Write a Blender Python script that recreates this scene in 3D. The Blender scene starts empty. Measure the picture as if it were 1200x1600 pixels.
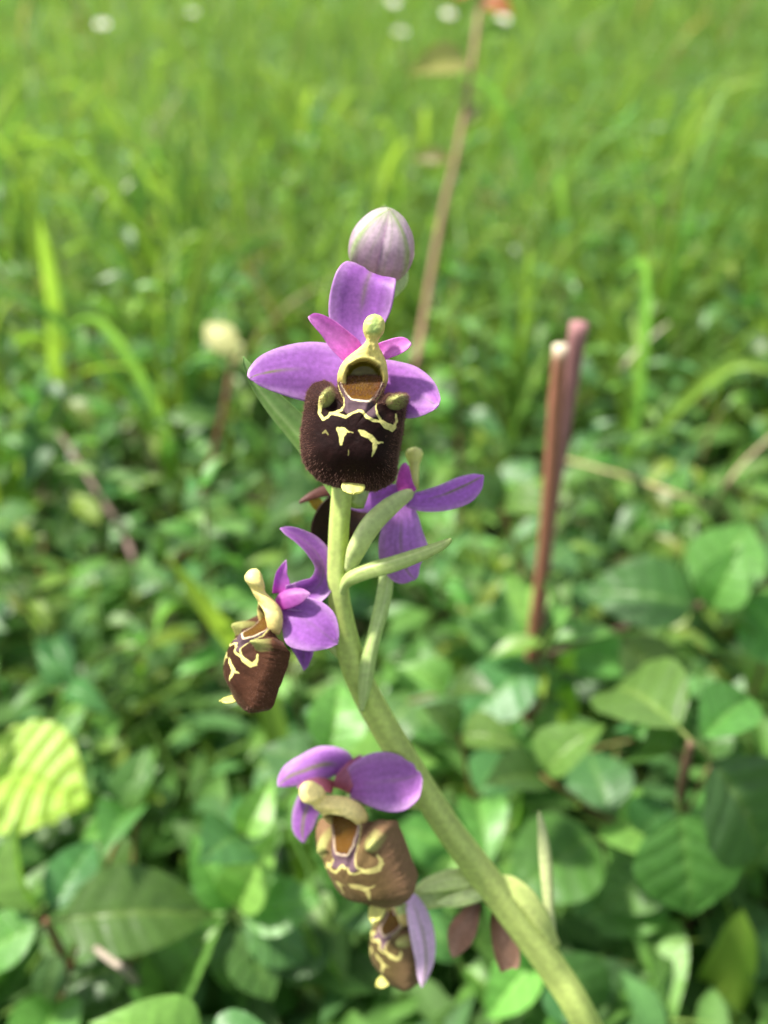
import bpy, math, random
import numpy as np
from mathutils import Vector, Matrix, Quaternion

random.seed(7)
rng = np.random.default_rng(11)
scene = bpy.context.scene
col = scene.collection
rad = math.radians

# ------------------------------------------------------------------ camera
PITCH = 37.0
CAM_H = 0.36
F_PX = 1287.0                      # focal length in photo pixels (photo 1200 x 1600)
FOCUS = 0.1235
cam_d = bpy.data.cameras.new('camera')
cam = bpy.data.objects.new('camera', cam_d)
col.objects.link(cam)
cam.location = (0, 0, CAM_H)
cam.rotation_euler = (rad(90 - PITCH), 0, 0)
cam_d.sensor_fit = 'HORIZONTAL'
cam_d.sensor_width = 5.7
cam_d.lens = 5.7 * F_PX / 1200.0
cam_d.clip_start = 0.005
cam_d.clip_end = 500
cam_d.dof.use_dof = True
cam_d.dof.focus_distance = FOCUS
cam_d.dof.aperture_fstop = cam_d.lens / 3.1     # 3.1 mm entrance pupil
scene.camera = cam

# ------------------------------------------------------------------ world, sun, exposure
SUN_EL, SUN_AZ = 60.0, -78.0       # azimuth from +Y (away from the camera) towards +X
world = bpy.data.worlds.new('World')
scene.world = world
world.use_nodes = True
wn = world.node_tree
sky = wn.nodes.new('ShaderNodeTexSky')
sky.sky_type = 'NISHITA'
sky.sun_disc = False
sky.sun_elevation = rad(SUN_EL)
sky.sun_rotation = rad(SUN_AZ)
sky.dust_density = 2.0
hz = wn.nodes.new('ShaderNodeHueSaturation')      # thin high haze: a paler sky than the clear-air model
hz.inputs['Saturation'].default_value = 0.45
wn.links.new(sky.outputs[0], hz.inputs['Color'])
wn.links.new(hz.outputs[0], wn.nodes['Background'].inputs[0])
wn.nodes['Background'].inputs[1].default_value = 0.12
sun_d = bpy.data.lights.new('sun', 'SUN')
sun_d.energy = 4.8
sun_d.angle = rad(5.0)
sun_d.color = (1.0, 0.95, 0.86)
sun = bpy.data.objects.new('sun', sun_d)
col.objects.link(sun)
sv = Vector((math.sin(rad(SUN_AZ)) * math.cos(rad(SUN_EL)), math.cos(rad(SUN_AZ)) * math.cos(rad(SUN_EL)), math.sin(rad(SUN_EL))))
sun.rotation_euler = sv.to_track_quat('Z', 'Y').to_euler()
sun.location = sv * 3
scene.view_settings.view_transform = 'Standard'
scene.view_settings.look = 'None'
scene.view_settings.gamma = 1.0
scene.view_settings.use_curve_mapping = False
scene.view_settings.exposure = 1.25
scene.cycles.use_denoising = True
scene.cycles.max_bounces = 8
scene.cycles.transmission_bounces = 6
scene.cycles.caustics_reflective = False
scene.cycles.caustics_refractive = False

# ------------------------------------------------------------------ helpers
p = rad(PITCH)
RIGHT = np.array([1.0, 0, 0])
UP = np.array([0, math.sin(p), math.cos(p)])
FWD = np.array([0, math.cos(p), -math.sin(p)])
CAM = np.array([0, 0, CAM_H])
RC = np.stack([RIGHT, UP, -FWD])            # rows: camera axes (x right, y up, z towards viewer)


def cam_pt(px, py, d):
    """photo pixel + depth (m) -> camera-frame point"""
    return np.array([(px - 600) / F_PX * d, (800 - py) / F_PX * d, -d])


def c2w(v):
    return np.asarray(v) @ RC + CAM


def at(px, py, d):
    return c2w(cam_pt(px, py, d))


def at_h(px, py, z):
    """point on the pixel's ray at height z above the ground"""
    r = at(px, py, 1.0) - CAM
    return CAM + r * ((z - CAM_H) / r[2])


def nrm(v):
    v = np.asarray(v, float)
    return v / np.maximum(np.linalg.norm(v, axis=-1, keepdims=True), 1e-12)


def sstep(a, b, x):
    t = np.clip((x - a) / (b - a), 0, 1)
    return t * t * (3 - 2 * t)


def spline(pts, n, spacing=None):
    """Catmull-Rom through rows of pts (k, c) -> (n, c)"""
    P = np.asarray(pts, float)
    k = len(P)
    if k == 2:
        t = np.linspace(0, 1, n)[:, None]
        return P[0] * (1 - t) + P[1] * t
    Q = np.vstack([2 * P[0] - P[1], P, 2 * P[-1] - P[-2]])
    u = np.linspace(0, 1, n) if spacing is None else spacing
    u = u * (k - 1)
    i = np.minimum(u.astype(int), k - 2)
    f = (u - i)[:, None]
    a, b, c, d = Q[i], Q[i + 1], Q[i + 2], Q[i + 3]
    return 0.5 * (2 * b + (c - a) * f + (2 * a - 5 * b + 4 * c - d) * f ** 2 + (3 * b - a - 3 * c + d) * f ** 3)


def vnoise(x, y, seed=0):
    """value noise 0..1"""
    x = np.asarray(x, float); y = np.asarray(y, float)
    xi = np.floor(x).astype(np.int64); yi = np.floor(y).astype(np.int64)
    fx = x - xi; fy = y - yi
    fx = fx * fx * (3 - 2 * fx); fy = fy * fy * (3 - 2 * fy)

    def h(a, b):
        v = np.sin(a * 127.1 + b * 311.7 + seed * 74.7) * 43758.5453
        return v - np.floor(v)
    return (h(xi, yi) * (1 - fx) + h(xi + 1, yi) * fx) * (1 - fy) + (h(xi, yi + 1) * (1 - fx) + h(xi + 1, yi + 1) * fx) * fy


def fbm(x, y, seed=0):
    return vnoise(x, y, seed) * .55 + vnoise(x * 2.1, y * 2.1, seed + 3) * .3 + vnoise(x * 4.3, y * 4.3, seed + 5) * .15


def mesh_from(name, verts, faces, cols=None, mat=None, smooth=True):
    verts = np.asarray(verts, np.float32)
    faces = np.asarray(faces, np.int32)
    me = bpy.data.meshes.new(name)
    nf, k = faces.shape
    me.vertices.add(len(verts))
    me.vertices.foreach_set('co', verts.ravel())
    me.loops.add(nf * k)
    me.loops.foreach_set('vertex_index', faces.ravel())
    me.polygons.add(nf)
    me.polygons.foreach_set('loop_start', np.arange(0, nf * k, k, dtype=np.int32))
    me.update(calc_edges=True)
    if smooth:
        me.polygons.foreach_set('use_smooth', np.ones(nf, bool))
    if cols is not None:
        c = np.asarray(cols, np.float32)
        if c.ndim == 1:
            c = np.tile(c, (len(verts), 1))
        if c.shape[1] == 3:
            c = np.hstack([c, np.ones((len(c), 1), np.float32)])
        a = me.color_attributes.new('Col', 'FLOAT_COLOR', 'POINT')
        a.data.foreach_set('color', c.astype(np.float32).ravel())
    if mat:
        me.materials.append(mat)
    me.validate()
    return me


def world_origin(o):
    v = Vector(o.location)
    q = o.parent
    while q:
        v = v + Vector(q.location)
        q = q.parent
    return np.array(v)


def obj_world(name, verts, faces, cols, mat, parent=None, origin=None, smooth=True):
    """link a mesh given in world coordinates; parents here are unrotated"""
    verts = np.asarray(verts, float)
    if origin is None:
        origin = (verts.min(0) + verts.max(0)) / 2
    me = mesh_from(name, verts - origin, faces, cols, mat, smooth)
    o = bpy.data.objects.new(name, me)
    col.objects.link(o)
    if parent is not None:
        o.parent = parent
        o.location = origin - world_origin(parent)
    else:
        o.location = origin
    return o


def empty(name, loc, label=None, cat=None, group=None):
    o = bpy.data.objects.new(name, None)
    o.empty_display_size = 0.01
    col.objects.link(o)
    o.location = loc
    tag(o, label, cat, group)
    return o


def tag(o, label=None, cat=None, group=None, kind=None):
    if label: o['label'] = label
    if cat: o['category'] = cat
    if group: o['group'] = group
    if kind: o['kind'] = kind
    return o


def grid_faces(n, m, wrap=False):
    i = np.arange(n - 1)[:, None]
    j = np.arange(m if wrap else m - 1)[None, :]
    a = i * m + j
    b = i * m + (j + 1) % m
    return np.stack([a, b, b + m, a + m], -1).reshape(-1, 4)


def tube(pts, radii, seg=12, squash=None, ref=(0, 0, 1), ribs=0, ribamp=0.0):
    """closed-end tube along pts (n,3)"""
    pts = np.asarray(pts, float)
    n = len(pts)
    radii = np.broadcast_to(np.asarray(radii, float), (n,))
    t = nrm(np.gradient(pts, axis=0))
    ref = np.asarray(ref, float)
    s = nrm(np.cross(t, ref))
    bad = np.linalg.norm(np.cross(t, ref), axis=1) < 1e-3
    s[bad] = nrm(np.cross(t[bad], [1.0, .2, 0]))
    b = np.cross(s, t)
    ang = np.linspace(0, 2 * math.pi, seg, endpoint=False)
    k = 1 + ribamp * np.cos(ang * ribs) if ribs else np.ones(seg)
    sq = 1.0 if squash is None else squash
    V = (pts[:, None] + s[:, None] * (np.cos(ang) * k)[None, :, None] * radii[:, None, None]
         + b[:, None] * (np.sin(ang) * k)[None, :, None] * radii[:, None, None] * sq)
    V = V.reshape(-1, 3)
    Fq = grid_faces(n, seg, True)
    V = np.vstack([V, pts[0], pts[-1]])
    j = np.arange(seg)
    c0 = np.stack([(j + 1) % seg, j, np.full(seg, n * seg), np.full(seg, n * seg)], -1)
    c1 = np.stack([(n - 1) * seg + j, (n - 1) * seg + (j + 1) % seg, np.full(seg, n * seg + 1), np.full(seg, n * seg + 1)], -1)
    U = np.concatenate([np.repeat(np.linspace(0, 1, n), seg), [0, 1]])
    A = np.concatenate([np.tile(ang, n), [0, 0]])
    Fq = np.vstack([Fq, c0, c1])
    return V, Fq, U, A


def tri_fix(F):
    """quads with a repeated last index -> split into pure triangles"""
    F = np.asarray(F)
    a = F[:, [0, 1, 2]]
    b = F[:, [0, 2, 3]]
    b = b[(b[:, 1] != b[:, 2])]
    return np.vstack([a, b])


def ribbon(spine, wl, wr, normal, m=15, cup=0.0, thick=0.0, ripple=0.0, seed=0, bend=None):
    """leaf-like sheet; v=+1 is the left of travel seen with normal towards the viewer"""
    S = np.asarray(spine, float)
    n = len(S)
    t = nrm(np.gradient(S, axis=0))
    N = np.broadcast_to(np.asarray(normal, float), (n, 3))
    side = nrm(np.cross(N, t))
    nn = nrm(np.cross(t, side))
    v = np.sin(np.linspace(-1, 1, m) * math.pi / 2) * .35 + np.linspace(-1, 1, m) * .65
    w = np.where(v[None, :] > 0, np.asarray(wl)[:, None], np.asarray(wr)[:, None])
    cupv = np.broadcast_to(np.asarray(cup, float), (n,))[:, None]
    off = cupv * w * (v[None, :] ** 2)
    if ripple:
        U0 = np.linspace(0, 3, n)[:, None] + 0 * v[None]
        off = off + ripple * w.mean() * (fbm(U0 + seed * 7.3, v[None] * 1.6 + 5 + 0 * U0, seed) - .5)
    V = S[:, None] + side[:, None] * (w * v[None])[..., None] + nn[:, None] * off[..., None]
    U = np.repeat(np.linspace(0, 1, n)[:, None], m, 1)
    VV = np.repeat(v[None], n, 0)
    top = V.reshape(-1, 3)
    Fq = grid_faces(n, m)
    if thick:
        edge = (1 - np.abs(VV) ** 6) * .8 + .2
        bot = (V - nn[:, None] * (thick * edge)[..., None]).reshape(-1, 3)
        nv = n * m
        Fb = Fq[:, ::-1] + nv
        b = np.concatenate([np.arange(m), np.arange(1, n) * m + m - 1, (n - 1) * m + np.arange(m - 2, -1, -1), np.arange(n - 2, 0, -1) * m])
        b2 = np.roll(b, -1)
        Fs = np.stack([b2, b, b + nv, b2 + nv], -1)
        return np.vstack([top, bot]), np.vstack([Fq, Fb, Fs]), np.tile(U.ravel(), 2), np.tile(VV.ravel(), 2)
    return top, Fq, U.ravel(), VV.ravel()


# ------------------------------------------------------------------ materials
def new_mat(name):
    m = bpy.data.materials.new(name)
    m.use_nodes = True
    nt = m.node_tree
    for n in list(nt.nodes):
        nt.nodes.remove(n)
    out = nt.nodes.new('ShaderNodeOutputMaterial')
    return m, nt, out


def plant_mat(name, rough=.45, transl=.35, tboost=(1.5, 1.7, .9), var=.35, noise_scale=400, bump=.15, bump_scale=900, spec=.4, hue=.02, sheen=0.0, coat=0.0, bump_dist=.0002, alpha_rough=False):
    m, nt, out = new_mat(name)
    N = nt.nodes.new; L = nt.links.new
    at_ = N('ShaderNodeAttribute'); at_.attribute_name = 'Col'
    oi = N('ShaderNodeObjectInfo')
    tc = N('ShaderNodeTexCoord')
    no = N('ShaderNodeTexNoise'); no.inputs['Scale'].default_value = noise_scale; no.inputs['Detail'].default_value = 4
    geo = N('ShaderNodeNewGeometry')
    L(geo.outputs['Position'], no.inputs['Vector'])
    hsv = N('ShaderNodeHueSaturation')
    mh = N('ShaderNodeMapRange'); mh.inputs[3].default_value = .5 - hue; mh.inputs[4].default_value = .5 + hue
    L(oi.outputs['Random'], mh.inputs[0]); L(mh.outputs[0], hsv.inputs['Hue'])
    ml = N('ShaderNodeMath'); ml.operation = 'MULTIPLY'; ml.inputs[1].default_value = 7.31
    fr = N('ShaderNodeMath'); fr.operation = 'FRACT'
    L(oi.outputs['Random'], ml.inputs[0]); L(ml.outputs[0], fr.inputs[0])
    mv = N('ShaderNodeMapRange'); mv.inputs[3].default_value = 1 - var; mv.inputs[4].default_value = 1 + var
    L(fr.outputs[0], mv.inputs[0])
    mn = N('ShaderNodeMapRange'); mn.inputs[1].default_value = .25; mn.inputs[2].default_value = .75; mn.inputs[3].default_value = .82; mn.inputs[4].default_value = 1.18
    L(no.outputs['Fac'], mn.inputs[0])
    mm = N('ShaderNodeMath'); mm.operation = 'MULTIPLY'
    L(mv.outputs[0], mm.inputs[0]); L(mn.outputs[0], mm.inputs[1]); L(mm.outputs[0], hsv.inputs['Value'])
    L(at_.outputs['Color'], hsv.inputs['Color'])
    pb = N('ShaderNodeBsdfPrincipled')
    L(hsv.outputs[0], pb.inputs['Base Color'])
    pb.inputs['Roughness'].default_value = rough
    if alpha_rough:
        L(at_.outputs['Alpha'], pb.inputs['Roughness'])
    pb.inputs['Specular IOR Level'].default_value = spec
    if sheen:
        pb.inputs['Sheen Weight'].default_value = sheen
        pb.inputs['Sheen Roughness'].default_value = .4
        pb.inputs['Sheen Tint'].default_value = (.8, .55, .45, 1)
    bn = N('ShaderNodeTexNoise'); bn.inputs['Scale'].default_value = bump_scale; bn.inputs['Detail'].default_value = 3
    L(geo.outputs['Position'], bn.inputs['Vector'])
    bp = N('ShaderNodeBump'); bp.inputs['Strength'].default_value = bump; bp.inputs['Distance'].default_value = bump_dist
    L(bn.outputs['Fac'], bp.inputs['Height']); L(bp.outputs[0], pb.inputs['Normal'])
    if transl > 0:
        tr = N('ShaderNodeBsdfTranslucent')
        mx = N('ShaderNodeMix'); mx.data_type = 'RGBA'; mx.blend_type = 'MULTIPLY'; mx.inputs['Factor'].default_value = 1
        L(hsv.outputs[0], mx.inputs['A']); mx.inputs['B'].default_value = (*tboost, 1)
        L(mx.outputs['Result'], tr.inputs['Color'])
        ms = N('ShaderNodeMixShader'); ms.inputs[0].default_value = transl
        L(pb.outputs[0], ms.inputs[1]); L(tr.outputs[0], ms.inputs[2]); L(ms.outputs[0], out.inputs[0])
    else:
        L(pb.outputs[0], out.inputs[0])
    return m


M_LEAF = plant_mat('leaf', rough=.42, transl=.42, var=.35, spec=.45, bump=.25, bump_scale=700)
M_GRASS = plant_mat('grass_blade', rough=.5, transl=.5, tboost=(1.6, 1.55, 1.0), var=.2, spec=.35, hue=.01, noise_scale=60)
M_STEM = plant_mat('woody_stem', rough=.7, transl=0, var=.15, spec=.25, bump=.5, bump_scale=1200, noise_scale=900)
M_PETAL = plant_mat('petal', rough=.42, transl=.42, tboost=(1.35, 1.1, 1.35), var=.0, hue=0, noise_scale=1500, bump=.35, bump_scale=5200, spec=.35, bump_dist=.00008)
M_LIP = plant_mat('velvet_lip', rough=.6, transl=0, var=0, hue=0, noise_scale=2600, bump=.9, bump_scale=9000, spec=.09, sheen=.06, alpha_rough=True, bump_dist=.0001)
M_GREEN = plant_mat('fleshy_green', rough=.42, transl=.28, tboost=(1.25, 1.3, .9), var=0, hue=0, noise_scale=900, bump=.25, bump_scale=3500, spec=.4, bump_dist=.0001)
M_HAIR = plant_mat('lip_hair', rough=.6, transl=.3, tboost=(1.2, 1.1, 1), var=0, hue=0, bump=0, spec=.2)
M_COVER = plant_mat('cover_leaf', rough=.62, transl=.42, var=0, hue=0, spec=.25, bump=.1)
M_WHITE = plant_mat('white_petal', rough=.5, transl=.3, tboost=(1, 1, 1), var=0.05, hue=0, bump=.1)


def soil_mat():
    m, nt, out = new_mat('soil')
    N = nt.nodes.new; L = nt.links.new
    geo = N('ShaderNodeNewGeometry')
    n1 = N('ShaderNodeTexNoise'); n1.inputs['Scale'].default_value = 22; n1.inputs['Detail'].default_value = 8
    n2 = N('ShaderNodeTexNoise'); n2.inputs['Scale'].default_value = 1.4; n2.inputs['Detail'].default_value = 6
    L(geo.outputs['Position'], n1.inputs['Vector']); L(geo.outputs['Position'], n2.inputs['Vector'])
    r1 = N('ShaderNodeValToRGB')
    r1.color_ramp.elements[0].position = .3; r1.color_ramp.elements[0].color = (.035, .028, .014, 1)
    r1.color_ramp.elements[1].position = .7; r1.color_ramp.elements[1].color = (.06, .085, .022, 1)
    L(n1.outputs['Fac'], r1.inputs[0])
    # far meadow: turf too distant to tell blades apart
    r2 = N('ShaderNodeValToRGB')
    r2.color_ramp.elements[0].position = .3; r2.color_ramp.elements[0].color = (.06, .14, .02, 1)
    r2.color_ramp.elements[1].position = .7; r2.color_ramp.elements[1].color = (.12, .22, .04, 1)
    L(n2.outputs['Fac'], r2.inputs[0])
    ln = N('ShaderNodeVectorMath'); ln.operation = 'LENGTH'
    L(geo.outputs['Position'], ln.inputs[0])
    mr = N('ShaderNodeMapRange'); mr.inputs[1].default_value = 1.5; mr.inputs[2].default_value = 7
    L(ln.outputs['Value'], mr.inputs[0])
    mx = N('ShaderNodeMix'); mx.data_type = 'RGBA'
    L(mr.outputs[0], mx.inputs['Factor']); L(r1.outputs[0], mx.inputs['A']); L(r2.outputs[0], mx.inputs['B'])
    pb = N('ShaderNodeBsdfPrincipled'); pb.inputs['Roughness'].default_value = .95
    L(mx.outputs['Result'], pb.inputs['Base Color'])
    bp = N('ShaderNodeBump'); bp.inputs['Strength'].default_value = .8; bp.inputs['Distance'].default_value = .01
    L(n1.outputs['Fac'], bp.inputs['Height']); L(bp.outputs[0], pb.inputs['Normal'])
    L(pb.outputs[0], out.inputs[0])
    return m


# ------------------------------------------------------------------ ground
def ground_z(x, y):
    return (fbm(np.asarray(x) * 9 + 31, np.asarray(y) * 9 + 17, 4) - .5) * .02


def make_ground():
    a = np.concatenate([[-300, -120, -50, -20, -9, -5, -3], np.linspace(-2, 2, 81), [3, 5, 9, 20, 50, 120, 300]])
    b = np.concatenate([[-300, -100, -30, -8, -3, -1], np.linspace(-.3, 4, 87), [5, 7, 10, 16, 30, 60, 130, 300]])
    X, Y = np.meshgrid(a, b)
    Z = ground_z(X, Y)
    V = np.stack([X, Y, Z], -1).reshape(-1, 3)
    me = mesh_from('ground', V, grid_faces(len(b), len(a)), None, soil_mat())
    o = bpy.data.objects.new('ground', me)
    col.objects.link(o)
    tag(o, 'dark soil under the meadow plants', 'ground', kind='structure')


make_ground()

# ------------------------------------------------------------------ leaf meshes (base at the origin, along +Y, face up +Z, length 1)
G_MID = np.array([.092, .20, .040])
G_DARK = np.array([.060, .130, .028])
G_BLUE = np.array([.070, .165, .048])
G_YEL = np.array([.19, .31, .045])
G_PALE = np.array([.20, .34, .10])


def leaf_mesh(name, ratio, droop, fold, color, vein=1.0, n=20, m=15, wob=.05, seed=0, nveins=5, peak=.42, petiole=.1, serr=0.0):
    u = np.linspace(0, 1, n)
    y = petiole + (1 - petiole) * u
    prof = np.sin(math.pi * u ** (math.log(.5) / math.log(peak))) ** .85
    prof = prof * (1 - .25 * sstep(.75, 1, u))
    w = np.maximum(prof * ratio * .5, .006)
    if serr:
        w = w * (1 + serr * np.sin(u * n * 2.1))
    z = -droop * (u ** 2) + .12 * droop * 0
    v = np.linspace(-1, 1, m)
    U, VV = np.meshgrid(u, v, indexing='ij')
    W = w[:, None] * np.abs(VV)
    # curved side veins
    ph = U * nveins - np.abs(VV) * .9
    vn = (ph - np.floor(ph))
    groove = np.exp(-((vn - .5) / .10) ** 2) * sstep(0, .15, np.abs(VV))
    mid = np.exp(-(VV / .07) ** 2)
    Z = z[:, None] + fold * W - .012 * groove * vein - .02 * mid * vein + .035 * vein * np.sin((vn) * math.pi) * ratio
    Z = Z + wob * (fbm(U * 2 + seed * 3.1, VV + seed, seed) - .5) * sstep(0, .3, U)
    V = np.stack([w[:, None] * VV, y[:, None] + 0 * VV - droop * .3 * (U ** 2), Z], -1).reshape(-1, 3)
    cl = color[None] * (1 + .22 * (fbm(U * 4 + seed, VV * 2, seed + 2) - .5)[..., None].reshape(-1, 1))
    cl = cl * (1 + .25 * groove.reshape(-1, 1) * vein) + np.array([.06, .08, .02]) * mid.reshape(-1, 1) * vein
    F = grid_faces(n, m)
    # petiole
    pt = np.stack([np.zeros(5), np.linspace(0, petiole + .03, 5), np.linspace(-.0, .0, 5) - .004], -1)
    tv, tf, _, _ = tube(pt, .011, 6)
    F2 = tri_fix(np.vstack([F, tf + len(V)]))
    cl = np.vstack([cl, np.tile(np.array([.14, .20, .05]), (len(tv), 1))])
    return mesh_from(name, np.vstack([V, tv]), F2, cl, M_LEAF)


DOG = [leaf_mesh('leaf', .55 + .1 * (i % 3), .18 + .12 * (i % 4), [.25, .5, .1, .7][i % 4], [G_MID, G_DARK, G_BLUE, G_MID * 1.3][i % 4], seed=i, vein=1.0) for i in range(8)]
HERB = [leaf_mesh('leaf', .36 + .06 * (i % 3), .25 + .2 * (i % 3), [.3, .6, .9][i % 3], [G_MID, G_BLUE * 1.1, G_MID * 1.35, G_YEL * .8][i % 4], seed=20 + i, vein=.5, n=12, m=9, nveins=4) for i in range(8)]
SPRIG = [leaf_mesh('leaf', .45, .1 + .3 * (i % 2), .5, [G_YEL, G_YEL * np.array([1, .85, 1])][i % 2], seed=40 + i, vein=.4, n=12, m=9) for i in range(4)]
HAZEL = leaf_mesh('leaf', .86, .28, .12, G_YEL * 1.15, vein=1.6, n=60, m=31, seed=61, nveins=8, peak=.55, serr=.02)
OVAL = [leaf_mesh('leaf', .62, .15, .15, G_MID, seed=70, vein=.9, n=28, m=19), leaf_mesh('leaf', .5, .45, .35, G_DARK * 1.15, seed=71, n=28, m=19), leaf_mesh('leaf', .5, .25, .8, G_MID * 1.35, seed=72, n=28, m=19), leaf_mesh('leaf', .55, .3, .2, G_BLUE * .95, seed=73, n=28, m=19)]


def orient(d, n):
    """rotation taking +Y to d, +Z towards n"""
    d = Vector(d).normalized()
    n = Vector(n)
    x = d.cross(n)
    if x.length < 1e-5:
        x = d.cross(Vector((0.3, 0.2, 1)))
    x.normalize()
    z = x.cross(d)
    return Matrix((x, d, z)).transposed().to_quaternion()


def add_leaf(parent, me, base, d, n, size, name='leaf', wscale=1.0):
    o = bpy.data.objects.new(name, me)
    col.objects.link(o)
    o.parent = parent
    o.location = base
    o.rotation_mode = 'QUATERNION'
    o.rotation_quaternion = orient(d, n)
    o.scale = (size * wscale, size, size)
    return o


C_RED = np.array([.11, .035, .025])
C_BROWN = np.array([.10, .06, .035])
C_GSTEM = np.array([.10, .17, .04])


def plant_proto(name, height, pairs, leaves, lsize, lean, stem_col, r=.0014, elev=(10, 45), tip=True, whorl=2, seed=0, top_small=.55):
    """Empty at the plant's foot > stem, leaves; local coordinates"""
    rs = random.Random(seed)
    root = empty(name, (0, 0, 0))
    a = rs.uniform(0, 6.28)
    n = 12
    t = np.linspace(0, 1, n)
    bx = lean * height * (t ** 1.6)
    P = np.stack([np.cos(a) * bx, np.sin(a) * bx, height * t * (1 - .25 * lean * t) - .004], -1)
    P[:, :2] += (rng.random((n, 2)) - .5) * .0015
    V, F, U, A = tube(P, r * (1 - .55 * t), 7)
    cc = stem_col[None] * (1 + .2 * (rng.random((len(V), 1)) - .5)) * (1 - .0 * U[:, None]) + np.array([.02, .05, .0])[None] * U[:, None]
    me = mesh_from('stem', V, tri_fix(F), cc, M_STEM)
    so = bpy.data.objects.new('stem', me)
    col.objects.link(so)
    so.parent = root
    ang0 = rs.uniform(0, 3.14)
    for k in range(pairs):
        f = .22 + .78 * k / max(1, pairs - 1) if pairs > 1 else 1
        pt = spline(P, 50)[min(49, int(f * 49))]
        for q in range(whorl):
            an = ang0 + k * 1.571 + q * 2 * math.pi / whorl + rs.uniform(-.3, .3)
            el = rad(rs.uniform(*elev)) + (.45 if k == pairs - 1 else 0)
            d = (math.cos(an) * math.cos(el), math.sin(an) * math.cos(el), math.sin(el))
            nv = (-math.cos(an) * math.sin(el) + rs.uniform(-.3, .3), -math.sin(an) * math.sin(el) + rs.uniform(-.3, .3), math.cos(el))
            sz = lsize * rs.uniform(.75, 1.15) * (1 - (1 - top_small) * (f ** 3))
            add_leaf(root, rs.choice(leaves), pt, d, nv, sz)
    return root


def copy_tree(o, parent=None):
    c = o.copy()
    col.objects.link(c)
    c.parent = parent
    for ch in list(o.children):
        copy_tree(ch, c)
    return c


def place(root, x, y, rz, s, tilt=0.0):
    root.location = (x, y, float(ground_z(x, y)))
    root.rotation_euler = (tilt * math.cos(rz * 3), tilt * math.sin(rz * 5), rz)
    root.scale = (s, s, s)


# orchid occupies a corridor in front: keep other plants out of it
def clear_of_orchid(x, y, h):
    return math.hypot(x - .068, y - .066) > .035


# ------------------------------------------------------------------ scattered small plants
LANDMARKS = []          # (phrase, x, y), filled from the pixel where each stands


def landmark(phrase, px, py):
    q = at_h(px, py, 0)
    LANDMARKS.append((phrase, q[0], q[1]))


for ph, px, py in (('beside the cut twig', 812, 1235), ('near the hazel seedling', -60, 1420), ('near the dried stem', 286, 880), ('beside the fallen twig', 228, 960), ('by the foot of the tall sapling', 628, 712),
                   ('near the dogwood shrub', 1075, 1520), ('near the crossing straws', 1115, 800), ('under the orchid', 700, 1560), ('by the tall bright blade', 95, 720), ('by a pale short straw', 975, 600)):
    landmark(ph, px, py)


def label_for(look, x, y):
    d = sorted((math.hypot(x - a, y - b), ph) for ph, a, b in LANDMARKS)
    if d[0][0] < .11:
        return look + ' ' + d[0][1]
    return look + (' in the open meadow beyond' if y > .55 else ' in the nearer carpet of leaves')


def scatter(protos, n, ylo, yhi, smin, smax, label, cat, group, spread=.62, power=1.0, minsep=.02, xmin=.12, avoid=None):
    used = set()
    pts = []
    tries = 0
    while len(pts) < n and tries < n * 60:
        tries += 1
        y = ylo + (yhi - ylo) * random.random() ** power
        hw = xmin + spread * y
        x = random.uniform(-hw, hw)
        if not clear_of_orchid(x, y, .1):
            continue
        if avoid and avoid(x, y):
            continue
        if any((x - a) ** 2 + (y - b) ** 2 < (minsep * (1 + b)) ** 2 for a, b in pts):
            continue
        pts.append((x, y))
    for i, (x, y) in enumerate(pts):
        k = i % len(protos)
        o = protos[k] if k not in used else copy_tree(protos[k])
        used.add(k)
        place(o, x, y, random.uniform(0, 6.28), random.uniform(smin, smax), .22)
        tag(o, label_for(label[k % len(label)], x, y), cat, group)
    return pts


dogs = [plant_proto('dogwood_seedling', .085 + .012 * i, 3 + i % 2, DOG, .040, .35, C_RED if i % 2 else C_GSTEM, seed=100 + i) for i in range(6)]
scatter(dogs, 76, -.02, .60, .8, 1.2, ['green stemmed seedling with three pairs of broad leaves', 'red stemmed seedling with four pairs of broad leaves'], 'seedling', 'broad leaved seedlings in the meadow', minsep=.032)
herbs = [plant_proto('leafy_herb', .10 + .012 * i, 6, HERB, .033, .3, C_GSTEM if i % 3 else C_BROWN, r=.0011, elev=(0, 40), seed=200 + i) for i in range(7)]
scatter(herbs, 150, .20, 1.0, .8, 1.25, ['brown stemmed short herb with narrow arching leaves', 'green stemmed short herb with narrow arching leaves', 'green stemmed herb with narrow arching leaves', 'brown stemmed herb with narrow arching leaves', 'green stemmed tall herb with narrow arching leaves', 'slim green tall herb with narrow arching leaves', 'brown stemmed tall herb with narrow arching leaves'], 'herb', 'small leaved herbs in the meadow', power=1.1, minsep=.028)
sprigs = [plant_proto('yellow_green_sprout', .085 + .02 * i, 4, SPRIG, .020, .3, C_GSTEM, r=.001, elev=(25, 60), whorl=3, seed=300 + i) for i in range(3)]
scatter(sprigs, 30, .25, 1.0, .9, 1.3, ['short yellow green sprout with whorled leaves', 'yellow green sprout with whorled leaves', 'tall yellow green sprout with whorled leaves'], 'sprout', 'yellow green sprouts in the meadow', minsep=.04)


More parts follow.
